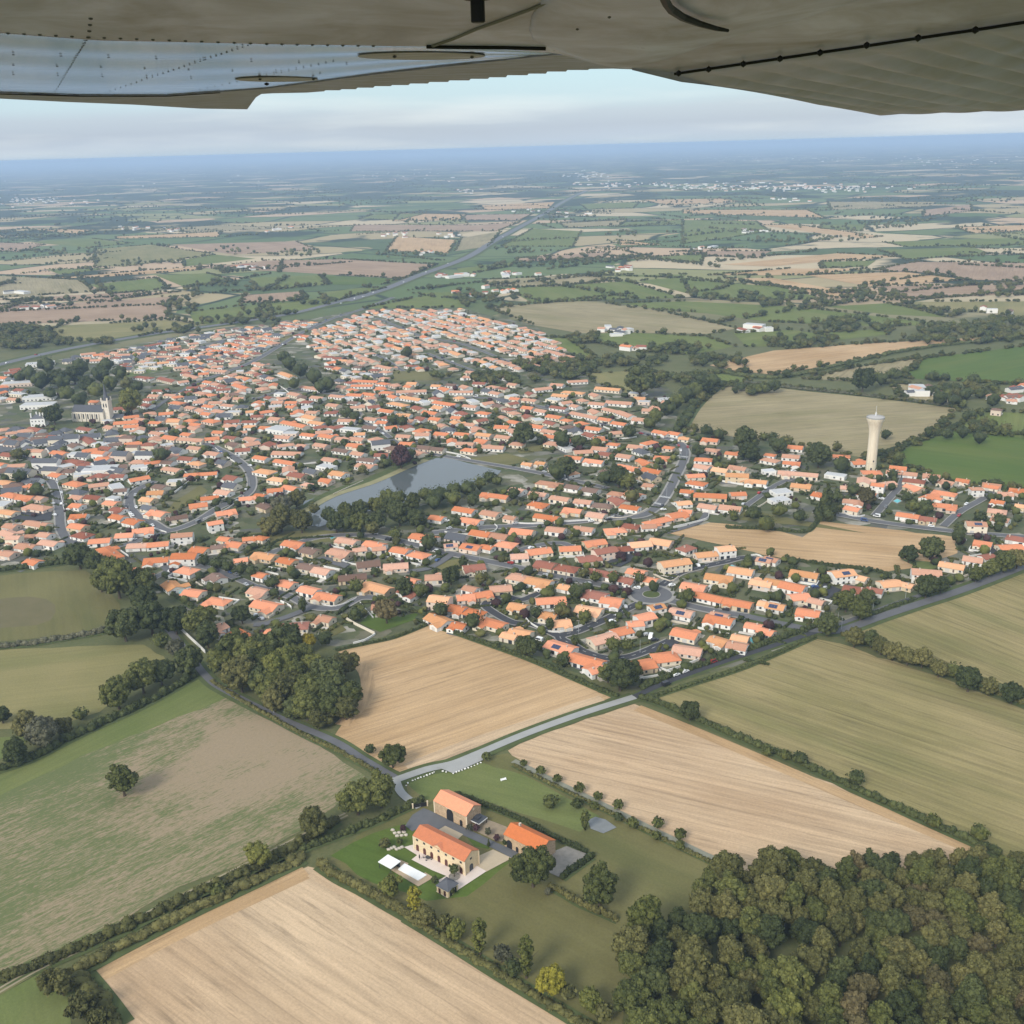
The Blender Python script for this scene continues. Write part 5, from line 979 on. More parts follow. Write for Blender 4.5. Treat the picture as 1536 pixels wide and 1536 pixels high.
def long_building(name, r0, r1, zr, eave, Wd, wallm, roofm, label, cat):
    a, b = G(*r0, zr), G(*r1, zr); ang = math.atan2(b[1] - a[1], b[0] - a[0]); L = dist(a, b); root = empty(name, ((a[0] + b[0]) / 2, (a[1] + b[1]) / 2, 0), ang)
    w, r, top = wall_and_roof(L, Wd, eave, (zr - eave) / (Wd / 2), over=.3); w.build('wall', wallm, root); ro = r.build('roof', roofm, root); tag(root, label, cat); return root, L, ro
OR_N = tile_material('fresh_orange_tiles', (.74, .245, .105)); OR_F = tile_material('faded_orange_tiles', (.66, .245, .13))
# manor: the -y side is the terrace front
man, ML, mro = long_building('manor_house', (630.3, 1237.5), (706.8, 1275.8), 8.8, 6.6, 7.9, MANORSTONE, OR_F, "long cream stone manor with a row of arched doors, white terrace in front", 'house')
AD = arch_mesh('arched_door', 1.35, 3.1, plain('dark_red_door', (.10, .035, .03), .5, .3)); SW = unit_box('window', .95, .06, .95, [GLASS]); _f = MB(); _f.box(-.65, -.09, -.15, .65, .09, -.02); _f.box(-.65, -.09, .97, .65, .09, 1.1); SURR = _f.mesh('window_surround', [QUOIN])
for side in (-1, 1):
    for k in range(7):
        x = -ML / 2 + ML * (k + .5) / 7; link('arched_door', AD, man, (x, side * 3.98, .05)); wdw = link('window', SW, man, (x, side * 3.98, 4.85)); link('surround', SURR, wdw)
link('arched_door', arch_mesh('arched_door', 1.9, 3.2, CHAR), man, (ML / 2 + .03, -.4, .05), math.pi / 2); wdw = link('window', SW, man, (ML / 2 + .03, -.4, 5.2), math.pi / 2); link('surround', SURR, wdw)
m = MB(); 
for s in (-1, 1): m.box(-ML / 2 - .02, s * 3.99 - .06, 3.95, ML / 2 + .02, s * 3.99 + .06, 4.15); m.box(-ML / 2 - .1, s * 4.01 - .12, 6.2, ML / 2 + .1, s * 4.01 + .12, 6.5)
for sx in (-1, 1):
    for sy in (-1, 1): m.box(sx * ML / 2 - .35, sy * 3.95 - .14, 0, sx * ML / 2 + .35, sy * 3.95 + .14, 6.2)
m.build('cornice', QUOIN, man)
# central pediment
m = MB(); pw = 2.9
m.face([(-pw, -4.2, 6.5), (pw, -4.2, 6.5), (0, -4.2, 7.9)]); m.build('pediment', MANORSTONE, man)
m = MB(); m.face([(-pw - .3, -4.55, 6.45), (0, -4.55, 8.08), (0, -1.6, 8.08), (-pw - .3, -3.5, 6.62)][::-1]); m.face([(pw + .3, -4.55, 6.45), (0, -4.55, 8.08), (0, -1.6, 8.08), (pw + .3, -3.5, 6.62)]); m.build('pediment_roof', OR_F, man)
# barns
b1, BL1, br1 = long_building('stone_barn', (661.6, 1185), (710, 1208), 8.4, 6.0, 8.6, BARNSTONE, OR_N, "stone barn with a tall black arched doorway beside the manor gate", 'barn')
link('barn_door', arch_mesh('barn_door', 3.5, 5.3, BLACK), b1, (-.2, -4.33, .03)); link('door', arch_mesh('door', 1.4, 2.8, BLACK), b1, (BL1 * .33, -4.33, .03)); link('window', unit_box('window', .9, .06, .9, [QUOIN]), b1, (BL1 / 2 + .04, 0, 6.2), math.pi / 2)
m = MB(); m.box(-2.4, -4.42, 5.35, 2.0, -4.3, 5.6)
for s in (-1, 1): m.box(s * BL1 / 2 - .3, -4.42, 0, s * BL1 / 2 + .3, -4.2, 5.6)
m.build('quoins', QUOIN, b1)
b2, BL2, br2 = long_building('stone_barn', (766.6, 1234.4), (822.5, 1261), 8.0, 5.6, 8.6, BARNSTONE, OR_N, "stone barn with two open dark arches beside the big oak", 'barn')
link('archway', arch_mesh('archway', 3.0, 4.2, BLACK), b2, (BL2 * .08, -4.33, .03)); link('archway', arch_mesh('archway', 2.6, 3.8, BLACK), b2, (-BL2 * .36, -4.33, .03)); link('door', arch_mesh('door', 1.2, 2.5, BLACK), b2, (-BL2 * .15, -4.33, .03)); link('chimney', M_CHIM, br2, (-BL2 * .3, 1.0, 8.0))  # archways: black slabs stand in for the shade inside the open arches
A_M = man.rotation_euler.z
def oriented(name, px, py, label, cat, ang=A_M, z=0): g = E2(px, py, z); return tag(empty(name, (*g, 0), ang), label, cat)
ph = oriented('pool_house', 127, 728, "open pool house with white flat roof on dark posts", 'pool house')
m = MB(); m.box(-3.3, -2.6, 2.75, 3.3, 2.6, 3.0); m.build('roof', WHITEP, ph)
for sx in (-1, 1):
    for sy in (-1, 1): m = MB(); m.box(sx * 3.0 - .09, sy * 2.3 - .09, 0, sx * 3.0 + .09, sy * 2.3 + .09, 2.75); m.build('post', CHAR, ph)
m = MB(); m.box(-2.9, 2.0, 0, 2.9, 2.2, 2.6); m.build('back_wall', CHAR, ph); m = MB(); m.box(-1.6, -.4, .3, 1.6, .9, .95); m.box(-1.6, .9, .3, 1.6, 1.2, 1.5); m.build('bench_seat', plain('grey_cushion', (.2, .2, .21), .9), ph)
cv = [E2(a, b) for a, b in ((190, 746), (240, 700), (412, 790), (345, 832))]; pc = poly_slab('pool_cover', cv, .3, .62, WHITEP); tag(pc, "white rectangular cover over the sandy decked swimming pool", 'pool cover')
pv_ = oriented('garden_pavilion', 570, 905, "small square pavilion with a grey slate hipped roof", 'pavilion')
m = MB(); hw = 2.6
for s in (-1, 1): m.box(-hw, s * hw - .15, 0, hw, s * hw + .15, 3.0); m.box(s * hw - .15, -hw + .15, 0, s * hw + .15, hw - .15, 3.0)
m.build('wall', MANORSTONE, pv_); m = MB(); q = 3.0
for a, b in (((-q, -q), (q, -q)), ((q, -q), (q, q)), ((q, q), (-q, q)), ((-q, q), (-q, -q))): m.face([(*a, 2.95), (*b, 2.95), (0, 0, 5.0)])
m.face([(-q, -q, 2.95), (-q, q, 2.95), (q, q, 2.95), (q, -q, 2.95)]); m.build('roof', ROOF['g'], pv_)
for x in (-1.25, 1.25): link('doorway', unit_box('doorway', 1.0, .07, 2.4, [plain('maroon_door', (.06, .02, .02))]), pv_, (x, -hw - .17, .05)); link('doorway', unit_box('doorway', 1.0, .07, 2.4, [BLACK]), pv_, (hw + .17, x, .05), math.pi / 2)
gz = oriented('gazebo', 800, 385, "dark gazebo with white fascia between the two barns", 'gazebo')
m = MB(); m.box(-3, -2.6, 2.6, 3, 2.6, 2.8); m.build('roof', CHAR, gz); m = MB(); m.box(-3.1, -2.7, 2.3, 3.1, -2.55, 2.62); m.box(2.98, -2.55, 2.3, 3.13, 2.6, 2.62); m.build('fascia', WHITEP, gz)
m = MB(); m.box(-1.3, -1.1, 2.8, 1.3, 1.1, 3.3); m.build('roof_lantern', CHAR, gz)
for sx in (-1, 1):
    for sy in (-1, 1): m = MB(); m.box(sx * 2.7 - .1, sy * 2.3 - .1, 0, sx * 2.7 + .1, sy * 2.3 + .1, 2.6); m.build('post', CHAR, gz)
gt = oriented('gate', 360, 262, "black solid double gate at the manor entrance", 'gate', A_M + .95)
for s in (-1, 1): m = MB(); m.box(-2.7 if s < 0 else .06, -.05, .1, -.06 if s < 0 else 2.7, .05, 2.0); m.build('gate_leaf', BLACK, gt); m = MB(); m.box(s * 3.0 - .25, -.25, 0, s * 3.0 + .25, .25, 2.3); m.box(s * 3.0 - .32, -.32, 2.3, s * 3.0 + .32, .32, 2.42); m.build('gate_pier', QUOIN, gt)
ot = oriented('olive_planter', 622, 800, "clipped cloud olive tree in a stone edged planting bed on the white terrace", 'potted tree')
m = MB(); m.lathe([(2.0, 0), (2.1, .6), (1.9, .62), (1.85, .5)], 16); m.build('planter', GRAVEL, ot); link('trunk', trunk_mesh('trunk', 3.6, .2, 5), ot, (0, 0, .4)); c_ = link('crown', PROTO['bush'][1][0], ot, (0, 0, 1.5)); c_.material_slots[0].link = 'OBJECT'; c_.material_slots[0].material = LEAF['d']
tb = oriented('garden_table', 422, 655, "round black table with chairs on the manor terrace", 'table')
m = MB(); m.lathe([(.15, 0), (.1, .7), (1.1, .72), (1.1, .78)], 16); m.build('table_top', CHAR, tb)
for k in range(5): m = MB(); a = k * 1.256; m.box(-.25, -.25, .42, .25, .25, .48); m.box(-.25, .2, .48, .25, .26, .95); m.box(-.22, -.2, 0, .22, .2, .42); m.build('chair_back', CHAR, tb, (1.6 * math.cos(a), 1.6 * math.sin(a), 0), a - math.pi / 2)
pm = oriented('parasol', 356, 668, "folded black parasol standing at the terrace edge", 'parasol'); m = MB(); m.lathe([(.45, 0), (.45, .1), (.06, .12), (.06, 1.0)], 10); m.build('base', CHAR, pm); m = MB(); m.lathe([(.05, .9), (.28, 1.2), (.2, 2.2), (.03, 2.9)], 10); m.build('canopy', BLACK, pm)
bn = oriented('garden_bench', 1000, 55, "white bench set alone on the manor's upper lawn", 'bench', .4); m = MB(); m.box(-1.3, -.35, .42, 1.3, .35, .5); m.build('seat', WHITEP, bn); m = MB(); m.box(-1.3, .3, .5, 1.3, .38, 1.0); m.build('backrest', WHITEP, bn)
for s in (-1, 1): m = MB(); m.box(s * 1.15 - .08, -.32, 0, s * 1.15 + .08, .32, .42); m.build('leg', WHITEP, bn)
# boulders along the drive
bl = blobs(np.zeros((1, 3)), np.array([[.75, .55, .5]]), ICO1, .14); M_B = mesh_np('boulder', bl[0] + [[0, 0, .3]], bl[1], [plain('white_boulder', (.74, .72, .68), .9, .1)])
BP = [E2(a, b) for a, b in ((253, 100), (266, 82), (303, 62), (322, 54), (345, 46), (366, 38), (390, 31), (412, 22), (435, 13), (455, 5))] + [G(480 + a / 3.2, 1100 + b / 3.2) for a, b in ((548, 190), (590, 186), (606, 190), (640, 197), (655, 190), (668, 186), (682, 181), (697, 175), (712, 170), (727, 164), (742, 158), (757, 151), (772, 145))]
for k, p in enumerate(BP):
    o = link('boulder', M_B, None, (*p, .3), k * 1.7); s = .5 + .3 * ((k * 37) % 10) / 10; o.scale = (s, s, s)
    tag(o, "white boulder in the row edging the manor's lawn" , 'boulder', 'white boulders edging the manor lawn')
# potted conifers and dark shrubs along the yard
for k, (x, y, lab) in enumerate(((886, 565, "slim dark cypress at the corner of the sandy driveway"), (1020, 560, "round dark shrub in the barn's left arch"), (720, 395, "slim dark cypress at the upper barn's corner"), (790, 450, "reddish shrub in the yard garden bed"), (880, 480, "grey-green shrub in the middle of the yard bed"), (950, 525, "reddish shrub beside the lower barn's gable"), (740, 445, "pale shrub nearest the gazebo's front"), (205, 555, "flowering shrub at the terrace's rocky corner"), (230, 450, "pinkish heather bed at the yard's left edge"), (470, 850, "dark round shrub beside the slate pavilion"), (600, 935, "green shrub at the pavilion's outer corner"), (1340, 940, "pale rounded shrub in the manor meadow hedge"))):
    sh = 'cone' if 'cypress' in lab else 'bush'; cm, tm, kw = PROTO[sh][k % len(PROTO[sh])]; g = E2(x, y, 0); root = empty('conifer_shrub' if sh == 'cone' else 'shrub', (*g, .3), k)
    s = .75 if sh == 'bush' else .28; root.scale = (s * (.6 if sh == 'cone' else 1), s * (.6 if sh == 'cone' else 1), s); link('trunk', tm, root); c_ = link('crown', cm, root); c_.material_slots[0].link = 'OBJECT'; c_.material_slots[0].material = LEAF['p' if 'red' in lab or 'pink' in lab else 'd' if 'dark' in lab else 'w' if 'pale' in lab or 'grey' in lab else 'g']
    tag(root, lab, 'shrub', 'planting round the manor')
rk = blobs(np.array([(*E2(150 + 17 * k, 440 + (k * 23) % 50), .3) for k in range(7)] + [(*E2(120 + 20 * k, 588 - 8 * (k % 3)), .3) for k in range(6)]), np.array([[.9, .7, .55]] * 13), ICO1, .2); tag(link('rockery', mesh_np('rockery', rk[0], rk[1], [plain('pale_rockery_stone', (.5, .45, .38), .9)])), "bed of pale rockery stones at the manor's left lawn", 'rockery', None, 'stuff')

# ------------------------------------------------------------------ water tower
TW = G(1306, 704); th = 43.0; wtr = tag(empty('water_tower', (*TW, 0)), "slender cream concrete water tower flaring to a wide rim", 'water tower')
m = MB(); m.lathe([(4.1, -.2), (3.95, 8), (3.85, 20), (3.9, 28), (4.2, 32.5), (5.0, 36.5), (6.1, 39.6), (6.7, 41), (6.75, 42.4)], 40, cap=False); tcm = NT('cream_concrete'); _k = tcm.n('ShaderNodeVectorMath', operation='MULTIPLY'); tcm.l(tcm.coord(), _k.inputs[0]); _k.inputs[1].default_value = (.9, .9, .05); m.build('shaft', tcm.color(tcm.mix(tcm.rng(tcm.noise(_k.outputs[0], 1, 5, .7), .35, .7, 0, 1), (.78, .70, .54), (.58, .50, .37))), wtr, smooth=True)
m = MB(); m.lathe([(6.75, 42.4), (6.95, 42.45), (6.95, 43.4), (6.6, 43.45), (6.6, 42.7), (0.01, 42.9)], 40); m.build('rim', plain('grey_rim', (.36, .36, .34), .8), wtr)
m = MB(); m.lathe([(6.35, 42.75), (6.35, 43.1), (3.0, 44.0), (.3, 44.4)], 32); m.build('roof', plain('pale_dome', (.42, .40, .38), .8), wtr)
m = MB(); m.lathe([(.5, 44.2), (.42, 47), (.12, 47.2), (.1, 52)], 10); m.box(-1.2, -.05, 46, 1.2, .05, 46.2); m.build('antenna', plain('white_mast', (.7, .7, .7), .5), wtr)
m = MB()
for z in (5.5, 30.2): m.lathe([(4.02 - z * .003, z), (4.1 - z * .003, z + .15), (4.02 - z * .003, z + .3)], 40, cap=False)
m.build('ring_joint', plain('stained_concrete', (.55, .48, .36)), wtr); link('door', unit_box('door', 1.2, .1, 2.4, [CHAR]), wtr, (-1.2, -4.0, 0), -.3); link('window', unit_box('window', .9, .1, 1.3, [CHAR]), wtr, (.2, -4.05, 7.2))

# ------------------------------------------------------------------ church
ca, cb = G(112, 632), G(158, 633); ch_ang = math.atan2(cb[1] - ca[1], cb[0] - ca[0]); CL = dist(ca, cb)
chx = tag(empty('church', ((ca[0] + cb[0]) / 2, (ca[1] + cb[1]) / 2 + 6, 0), ch_ang), "stone church with grey slate roof and pointed spire above the old centre", 'church')
w, r, top = wall_and_roof(CL, 12.5, 10.5, .85, over=.4); CST = stone('church_limestone', (.60, .54, .44), (.76, .69, .58)); w.build('wall', CST, chx); r.build('roof', ROOF['g'], chx)
LANC = arch_mesh('lancet_window', 1.3, 5.2, GLASS)
for k in range(6): link('lancet_window', LANC, chx, (-CL / 2 + CL * (k + .5) / 7, -6.3, 2.8))
m = MB()
for k in range(7): x = -CL / 2 + CL * k / 7; m.box(x - .4, -7.2, 0, x + .4, -6.25, 8.6)
m.build('buttress', CST, chx); m = MB(); m.lathe([(2.0, -.08), (2.0, .08)], 20); o = m.build('rose_window', GLASS, chx, (-CL / 2 - .05, 0, 9.0)); o.rotation_euler = (math.pi / 2, 0, math.pi / 2)
m = MB(); tx = CL / 2 + 2; m.box(tx - 3.6, -3.6, 0, tx + 3.6, 3.6, 21); m.box(tx - 3.9, -3.9, 20.4, tx + 3.9, 3.9, 21.2)
for sx in (-1, 1):
    for sy in (-1, 1): m.box(tx + sx * 3.2 - .6, sy * 3.2 - .6, 21.2, tx + sx * 3.2 + .6, sy * 3.2 + .6, 24)
m.build('bell_tower', CST, chx); m = MB(); m.lathe([(3.5, 21.2), (1.6, 28), (.1, 38)], 8, off=(tx, 0)); m.build('spire', ROOF['g'], chx)
for a in (-1, 1): link('belfry_window', arch_mesh('belfry_window', 1.2, 4, GLASS), chx, (tx + a * 1.4, -3.63, 14.5))
# little white mansion with tall chimneys
mz = tag(empty('mansion', (*G(60, 638), 0), .1), "tall white house with four slim chimneys beside the park", 'house')
m = MB(); m.box(-7, -5, 0, 7, 5, 8); m.build('wall', WALLS[0], mz); m = MB(); q = ((-7.3, -5.3), (7.3, -5.3), (7.3, 5.3), (-7.3, 5.3)); i_ = ((-3.5, -1.5), (3.5, -1.5), (3.5, 1.5), (-3.5, 1.5))
for k in range(4): m.face([(*q[k], 8), (*q[(k + 1) % 4], 8), (*i_[(k + 1) % 4], 11), (*i_[k], 11)])
m.face([(*p, 11) for p in i_]); rf = m.build('roof', ROOF['g'], mz)
for x, y in ((-5.8, -3.5), (-2, 2), (2.5, -2), (5.8, -3.5)): m = MB(); m.box(x - .6, y - .6, 7, x + .6, y + .6, 13.5); m.build('chimney', WALLS[0], rf)
for k in range(4):
    for z in (1.2, 4.8): link('window', M_DARK, mz, (-5 + k * 3.3, -5.02, z))

# ------------------------------------------------------------------ garden walls
WALLW = [render_material('white_wall_render', (.82, .80, .76)), render_material('cream_wall_render', (.74, .66, .54))]
def gwall(s, h=1.2, k=0, label=None, zz=0):
    P = smooth([G(*p) for p in pts(s)], 3); m = MB(); A, B = offset_path(P, .13), offset_path(P, -.13); A2, B2 = offset_path(P, .2), offset_path(P, -.2)
    for i in range(len(P) - 1):
        for a, b, z0, z1 in ((A, B, 0, h), (A2, B2, h + .003, h + .09)):
            q = [a[i], b[i], b[i + 1], a[i + 1]]; lo = [(*p, z0) for p in q]; hi = [(*p, z1) for p in q]; m.face(hi)
            m.face([lo[1], lo[2], hi[2], hi[1]]); m.face([lo[3], lo[0], hi[0], hi[3]])
            if i == 0: m.face([lo[0], lo[1], hi[1], hi[0]])
            if i == len(P) - 2: m.face([lo[2], lo[3], hi[3], hi[2]])
    return G(*pts(s)[len(pts(s)) // 2]), m.build('garden_wall', WALLW[k])
_walls = []
for s, h, k in (("268,942 285,958 300,972 308,980", 1.8, 0), ("513,925 530,936 548,945 562,952", 1.6, 1), ("479,905 497,911 520,906 535,898", 1.0, 0), ("530,966 548,961 563,952", 1.0, 0), ("500,742 520,733 545,722", .9, 1), ("667,799 690,803 735,800 746,793 742,788", 1.2, 0), ("624,851 640,844 654,835", 1.1, 0), ("768,785 800,787 860,783 910,779 928,772", 1.3, 0), ("910,784 900,780", 1.0, 0), ("1010,793 1035,787 1060,780 1063,773", 1.7, 0), ("788,928 796,937 815,947 838,950 860,944 878,938", 1.4, 0), ("770,880 785,888 797,892 815,883 829,872", 1.3, 1), ("905,775 930,778 955,772 974,762", .9, 1),
                ("810,822 818,828 827,835", 1.1, 0), ("902,656 930,659 955,656", 1.2, 0), ("865,621 890,634 915,645", 1.3, 0), ("1080,722 1100,726 1130,730", 1.4, 0), ("1118,768 1140,760 1152,752", 1.0, 1), ("1224,770 1240,774 1253,773 1253,768", 1.2, 0), ("1263,765 1270,773 1285,776 1297,774", 1.1, 0), ("188,760 196,776 208,785 230,793 250,800", 1.1, 0), ("187,745 195,734 222,722", 1.1, 0), ("275,707 285,715 295,722", 1.5, 0), ("262,740 275,730 285,722", 1.4, 0), ("305,780 340,765 362,750", 1.2, 0), ("323,673 340,686 352,694", 1.1, 0), ("86,726 92,745 96,765", 1.0, 0), ("220,712 228,704", 1.1, 0), ("402,838 425,846 455,852 470,845", 1.0, 0), ("500,838 520,845 535,848", 1.0, 0), ("400,576 420,580 437,593", 1.3, 0), ("412,720 440,700 480,694", 1.0, 0),
                ("655,676 690,683 706,690", 1.2, 0), ("740,660 765,655 790,655", 1.0, 0), ("560,928 548,915 540,905", 1.1, 0), ("421,903 435,910 437,914", 1.2, 0), ("1145,838 1135,833 1118,836", 1.0, 0), ("1045,885 1060,880", 1.0, 1), ("980,862 1005,873 1018,866", 1.0, 1), ("1180,872 1195,878 1215,882", 1.0, 0), ("1245,870 1255,877 1270,880", 1.0, 0), ("1000,1008 1025,1000 1050,990", 1.2, 0), ("990,1003 1005,1010 1008,1016", 1.0, 0), ("1440,868 1455,862 1452,858", 1.2, 1), ("1420,744 1440,740 1470,730", 1.0, 0)):
    p, o = gwall(s, h, k); _walls.append((p, dict(o=o, ph=f"{'tall' if h > 1.35 else 'low'} {'white' if k == 0 else 'cream'} rendered {'curved' if s.count(' ') > 3 else 'straight'} garden wall")))
# front walls of the nearest plots
for i in ONE[:170]:
    h = HOUSES[i]; rr = random.Random(3000 + i)
    if rr.random() < .45: continue
    f = facing(h['ang'], h) * (1 if rr.random() < .8 else -1); u = (math.cos(h['ang']), math.sin(h['ang'])); v = (-u[1] * f, u[0] * f); d = rr.uniform(8.2, 10.5); l = min(h['L'] * .5, 8) + rr.uniform(0, 2)
    c = (h['c'][0] + v[0] * d, h['c'][1] + v[1] * d); ends = [(c[0] - u[0] * l, c[1] - u[1] * l), (c[0] + u[0] * l, c[1] + u[1] * l)]
    if rr.random() < .5: e = ends[0 if rr.random() < .5 else 1]; ends = ([(e[0] - v[0] * 6, e[1] - v[1] * 6)] + [ends[0], ends[1]]) if e is ends[0] else (ends + [(e[0] - v[0] * 6, e[1] - v[1] * 6)])
    if any(road_gap(e) < .6 for e in ends + [c]) or any(dist(e, g['c']) < 6 + g['L'] * .2 for e in ends + [c] for g in HOUSES if g is not h and dist(g['c'], c) < 30): continue
    if not all(inside(to_px(*e), VILLAGE) for e in ends): continue
    s = ' '.join('%f,%f' % to_px(*e) for e in ends); P2 = ends; hh = rr.uniform(.8, 1.4)
    m = MB()
    for k in range(len(P2) - 1):
        a, b = P2[k], P2[k + 1]; l2 = dist(a, b); n = (-(b[1] - a[1]) / l2 * .14, (b[0] - a[0]) / l2 * .14)
        for q, z0, z1 in ((1, 0, hh), (1.5, hh + .003, hh + .08)):
            Q = [(a[0] - n[0] * q, a[1] - n[1] * q), (b[0] - n[0] * q, b[1] - n[1] * q), (b[0] + n[0] * q, b[1] + n[1] * q), (a[0] + n[0] * q, a[1] + n[1] * q)]; m.prism(Q, z0 + k * .002, z1 + k * .002)
    wi = 0 if rr.random() < .75 else 1; o = m.build('garden_wall', WALLW[wi]); _walls.append((c, dict(o=o, ph=f"low {'white' if wi == 0 else 'cream'} rendered {'front' if len(P2) == 2 else 'corner'} garden wall")))
single_out(_walls, lambda d: d['ph'], 'label')
for _, d in _walls: tag(d['o'], d['label'], 'garden wall', 'rendered garden walls of the village')
# pools and small sheds
PW = NT('turquoise_pool_water'); PW.b.inputs['Roughness'].default_value = .08; PW.b.inputs['Specular IOR Level'].default_value = .5; PW = PW.color((.09, .50, .52))
for s, lab in (("990,936 995,932 1010,937 1005,941", "turquoise rectangular pool behind the solar roofed bungalow"), ("1122,960 1130,955 1140,961 1132,967", "turquoise pool at the eastern garden edge"), ("268,890 276,886 288,890 280,896", "blue round-ended pool among the garden hedges"), ("494,805 499,802 503,806 497,809", "small blue pool beside a clipped hedge"), ("1340,752 1346,749 1352,752 1346,755", "pale covered pool by the east side street"), ("1092,851 1098,848 1104,851 1098,854", "small turquoise pool north of the roundabout")):
    P = [G(*p) for p in pts(s)]; c = (sum(p[0] for p in P) / 4, sum(p[1] for p in P) / 4); root = tag(empty('swimming_pool', (*c, 0)), lab, 'swimming pool', 'garden swimming pools')
    Q = [(p[0] - c[0], p[1] - c[1]) for p in P]; poly_slab('coping', [(q[0] * 1.28, q[1] * 1.28) for q in Q], 0, .32, KERB, root); poly_slab('pool_water', Q, .1, .34, PW, root)
# ------------------------------------------------------------------ cars
def car_proto(col, van=False):
    root = empty('parked_van' if van else 'parked_car'); L, Wc, H = (5.0, 1.95, 2.1) if van else (4.2, 1.78, 1.45)
    prof = [(-L / 2, .35), (L / 2, .35), (L / 2, .75), (L / 2 - .1, .9), (L / 2 - (.7 if van else 1.15), 1.0), (L / 2 - (1.4 if van else 1.95), H), (-L / 2 + (.1 if van else .75), H), (-L / 2 + .04, 1.0 if not van else H - .2)]
    m = MB(); A = [(x, -Wc / 2, z) for x, z in prof]; B = [(x, Wc / 2, z) for x, z in prof]; m.face(A); m.face(B[::-1])
    for i in range(len(prof)): j = (i + 1) % len(prof); m.face([A[j], A[i], B[i], B[j]])
    m.build('body', col, root); m = MB(); x1 = L / 2 - (1.55 if van else 2.05)
    for s in (-1, 1): m.box(-L / 2 + .95, s * Wc / 2 - .02, 1.0, x1 + .5, s * Wc / 2 + .02, H - .14)
    m.face([(L / 2 - (.72 if van else 1.2), -.75, 1.06), (L / 2 - (.72 if van else 1.2), .75, 1.06), (x1 + .16, .7, H - .04), (x1 + .16, -.7, H - .04)]); m.build('window', GLASS, root)
    wm = MB(); wm.lathe([(.01, -.1), (.32, -.1), (.32, .1), (.01, .1)], 12); me = wm.mesh('wheel', [BLACK])
    for sx in (-1, 1):
        for sy in (-1, 1): o = link('wheel', me, root, (sx * L * .31, sy * (Wc / 2 - .06), .32)); o.rotation_euler = (math.pi / 2, 0, 0)
    return root
CARC = {'white': (.78, .78, .77), 'silver': (.45, .46, .47), 'black': (.025, .025, .03), 'grey': (.16, .165, .17), 'red': (.35, .03, .025), 'blue': (.05, .09, .22)}
CP = {k: (lambda mt: mt)(plain('car_paint_' + k, v, .3, .5, var=.03)) for k, v in CARC.items()}; _proto = {}; _cars = []; _rc = random.Random(44)
def put_car(p, ang, col, van=False, z=.5):
    key = (col, van)
    if key not in _proto: o = _proto[key] = car_proto(CP[col], van)
    else: o = copy_tree(_proto[key])
    o.location = (*p, z); o.rotation_euler = (0, 0, ang); _cars.append((p, dict(o=o, ph=f"{col} {'delivery van' if van else 'parked car'}", van=van)))
for x, y, c, v in ((1315, 776, 'white', 1), (928, 926, 'white', 0), (976, 958, 'white', 1), (971, 954, 'silver', 0), (982, 962, 'black', 0), (938, 912, 'silver', 0), (919, 934, 'white', 0), (1047, 850, 'white', 0), (1008, 880, 'white', 0), (1222, 882, 'blue', 0), (386, 925, 'white', 0), (392, 930, 'silver', 0), (1190, 708, 'white', 0), (995, 766, 'white', 0), (670, 783, 'white', 0), (375, 700, 'white', 0), (80, 757, 'silver', 0), (93, 757, 'white', 0), (82, 774, 'white', 0), (63, 760, 'grey', 0), (1430, 745, 'silver', 0), (1322, 750, 'white', 0), (808, 962, 'white', 1), (955, 870, 'white', 0), (905, 962, 'black', 0), (500, 838, 'grey', 0), (515, 842, 'white', 0), (1240, 884, 'silver', 0), (1048, 985, 'white', 0)):
    put_car(G(x, y), _rc.uniform(0, 6.3) if v else _rc.choice((.2, 1.7, 2.4)) , c, bool(v))
for P, w in ROADS:
    L = sum(dist(P[i], P[i + 1]) for i in range(len(P) - 1)); d0 = math.hypot(*P[len(P) // 2])
    if w > 20 or (not inside(to_px(*P[len(P) // 2]), VILLAGE) and w < 15): continue
    s = 15.0
    for i in range(len(P) - 1):
        l = dist(P[i], P[i + 1]); 
        if l < 4 or _rc.random() > .16: continue
        u = ((P[i + 1][0] - P[i][0]) / l, (P[i + 1][1] - P[i][1]) / l); sd = _rc.choice((-1, 1)) * (w / 2 + .3 if w < 9 else 4); q = (P[i][0] + u[0] * l * .5 - u[1] * sd, P[i][1] + u[1] * l * .5 + u[0] * sd); px = to_px(*q)
        if 0 < px[0] < 1536 and px[1] > 470: put_car(q, math.atan2(u[1], u[0]), _rc.choice(('white', 'white', 'silver', 'grey', 'black', 'red', 'blue')), _rc.random() < .12)
for x, y, v in ((533, 449, 1), (545, 446, 0), (561, 440, 1), (512, 456, 0), (606, 424, 0), (640, 409, 1), (672, 396, 0), (755, 356, 1)):
    put_car(G(x, y), .9, 'white', bool(v), .7)
single_out(_cars, lambda d: d['ph'], 'label')
for _, d in _cars: tag(d['o'], d['label'], 'van' if d['van'] else 'car', 'vehicles on streets and drives')
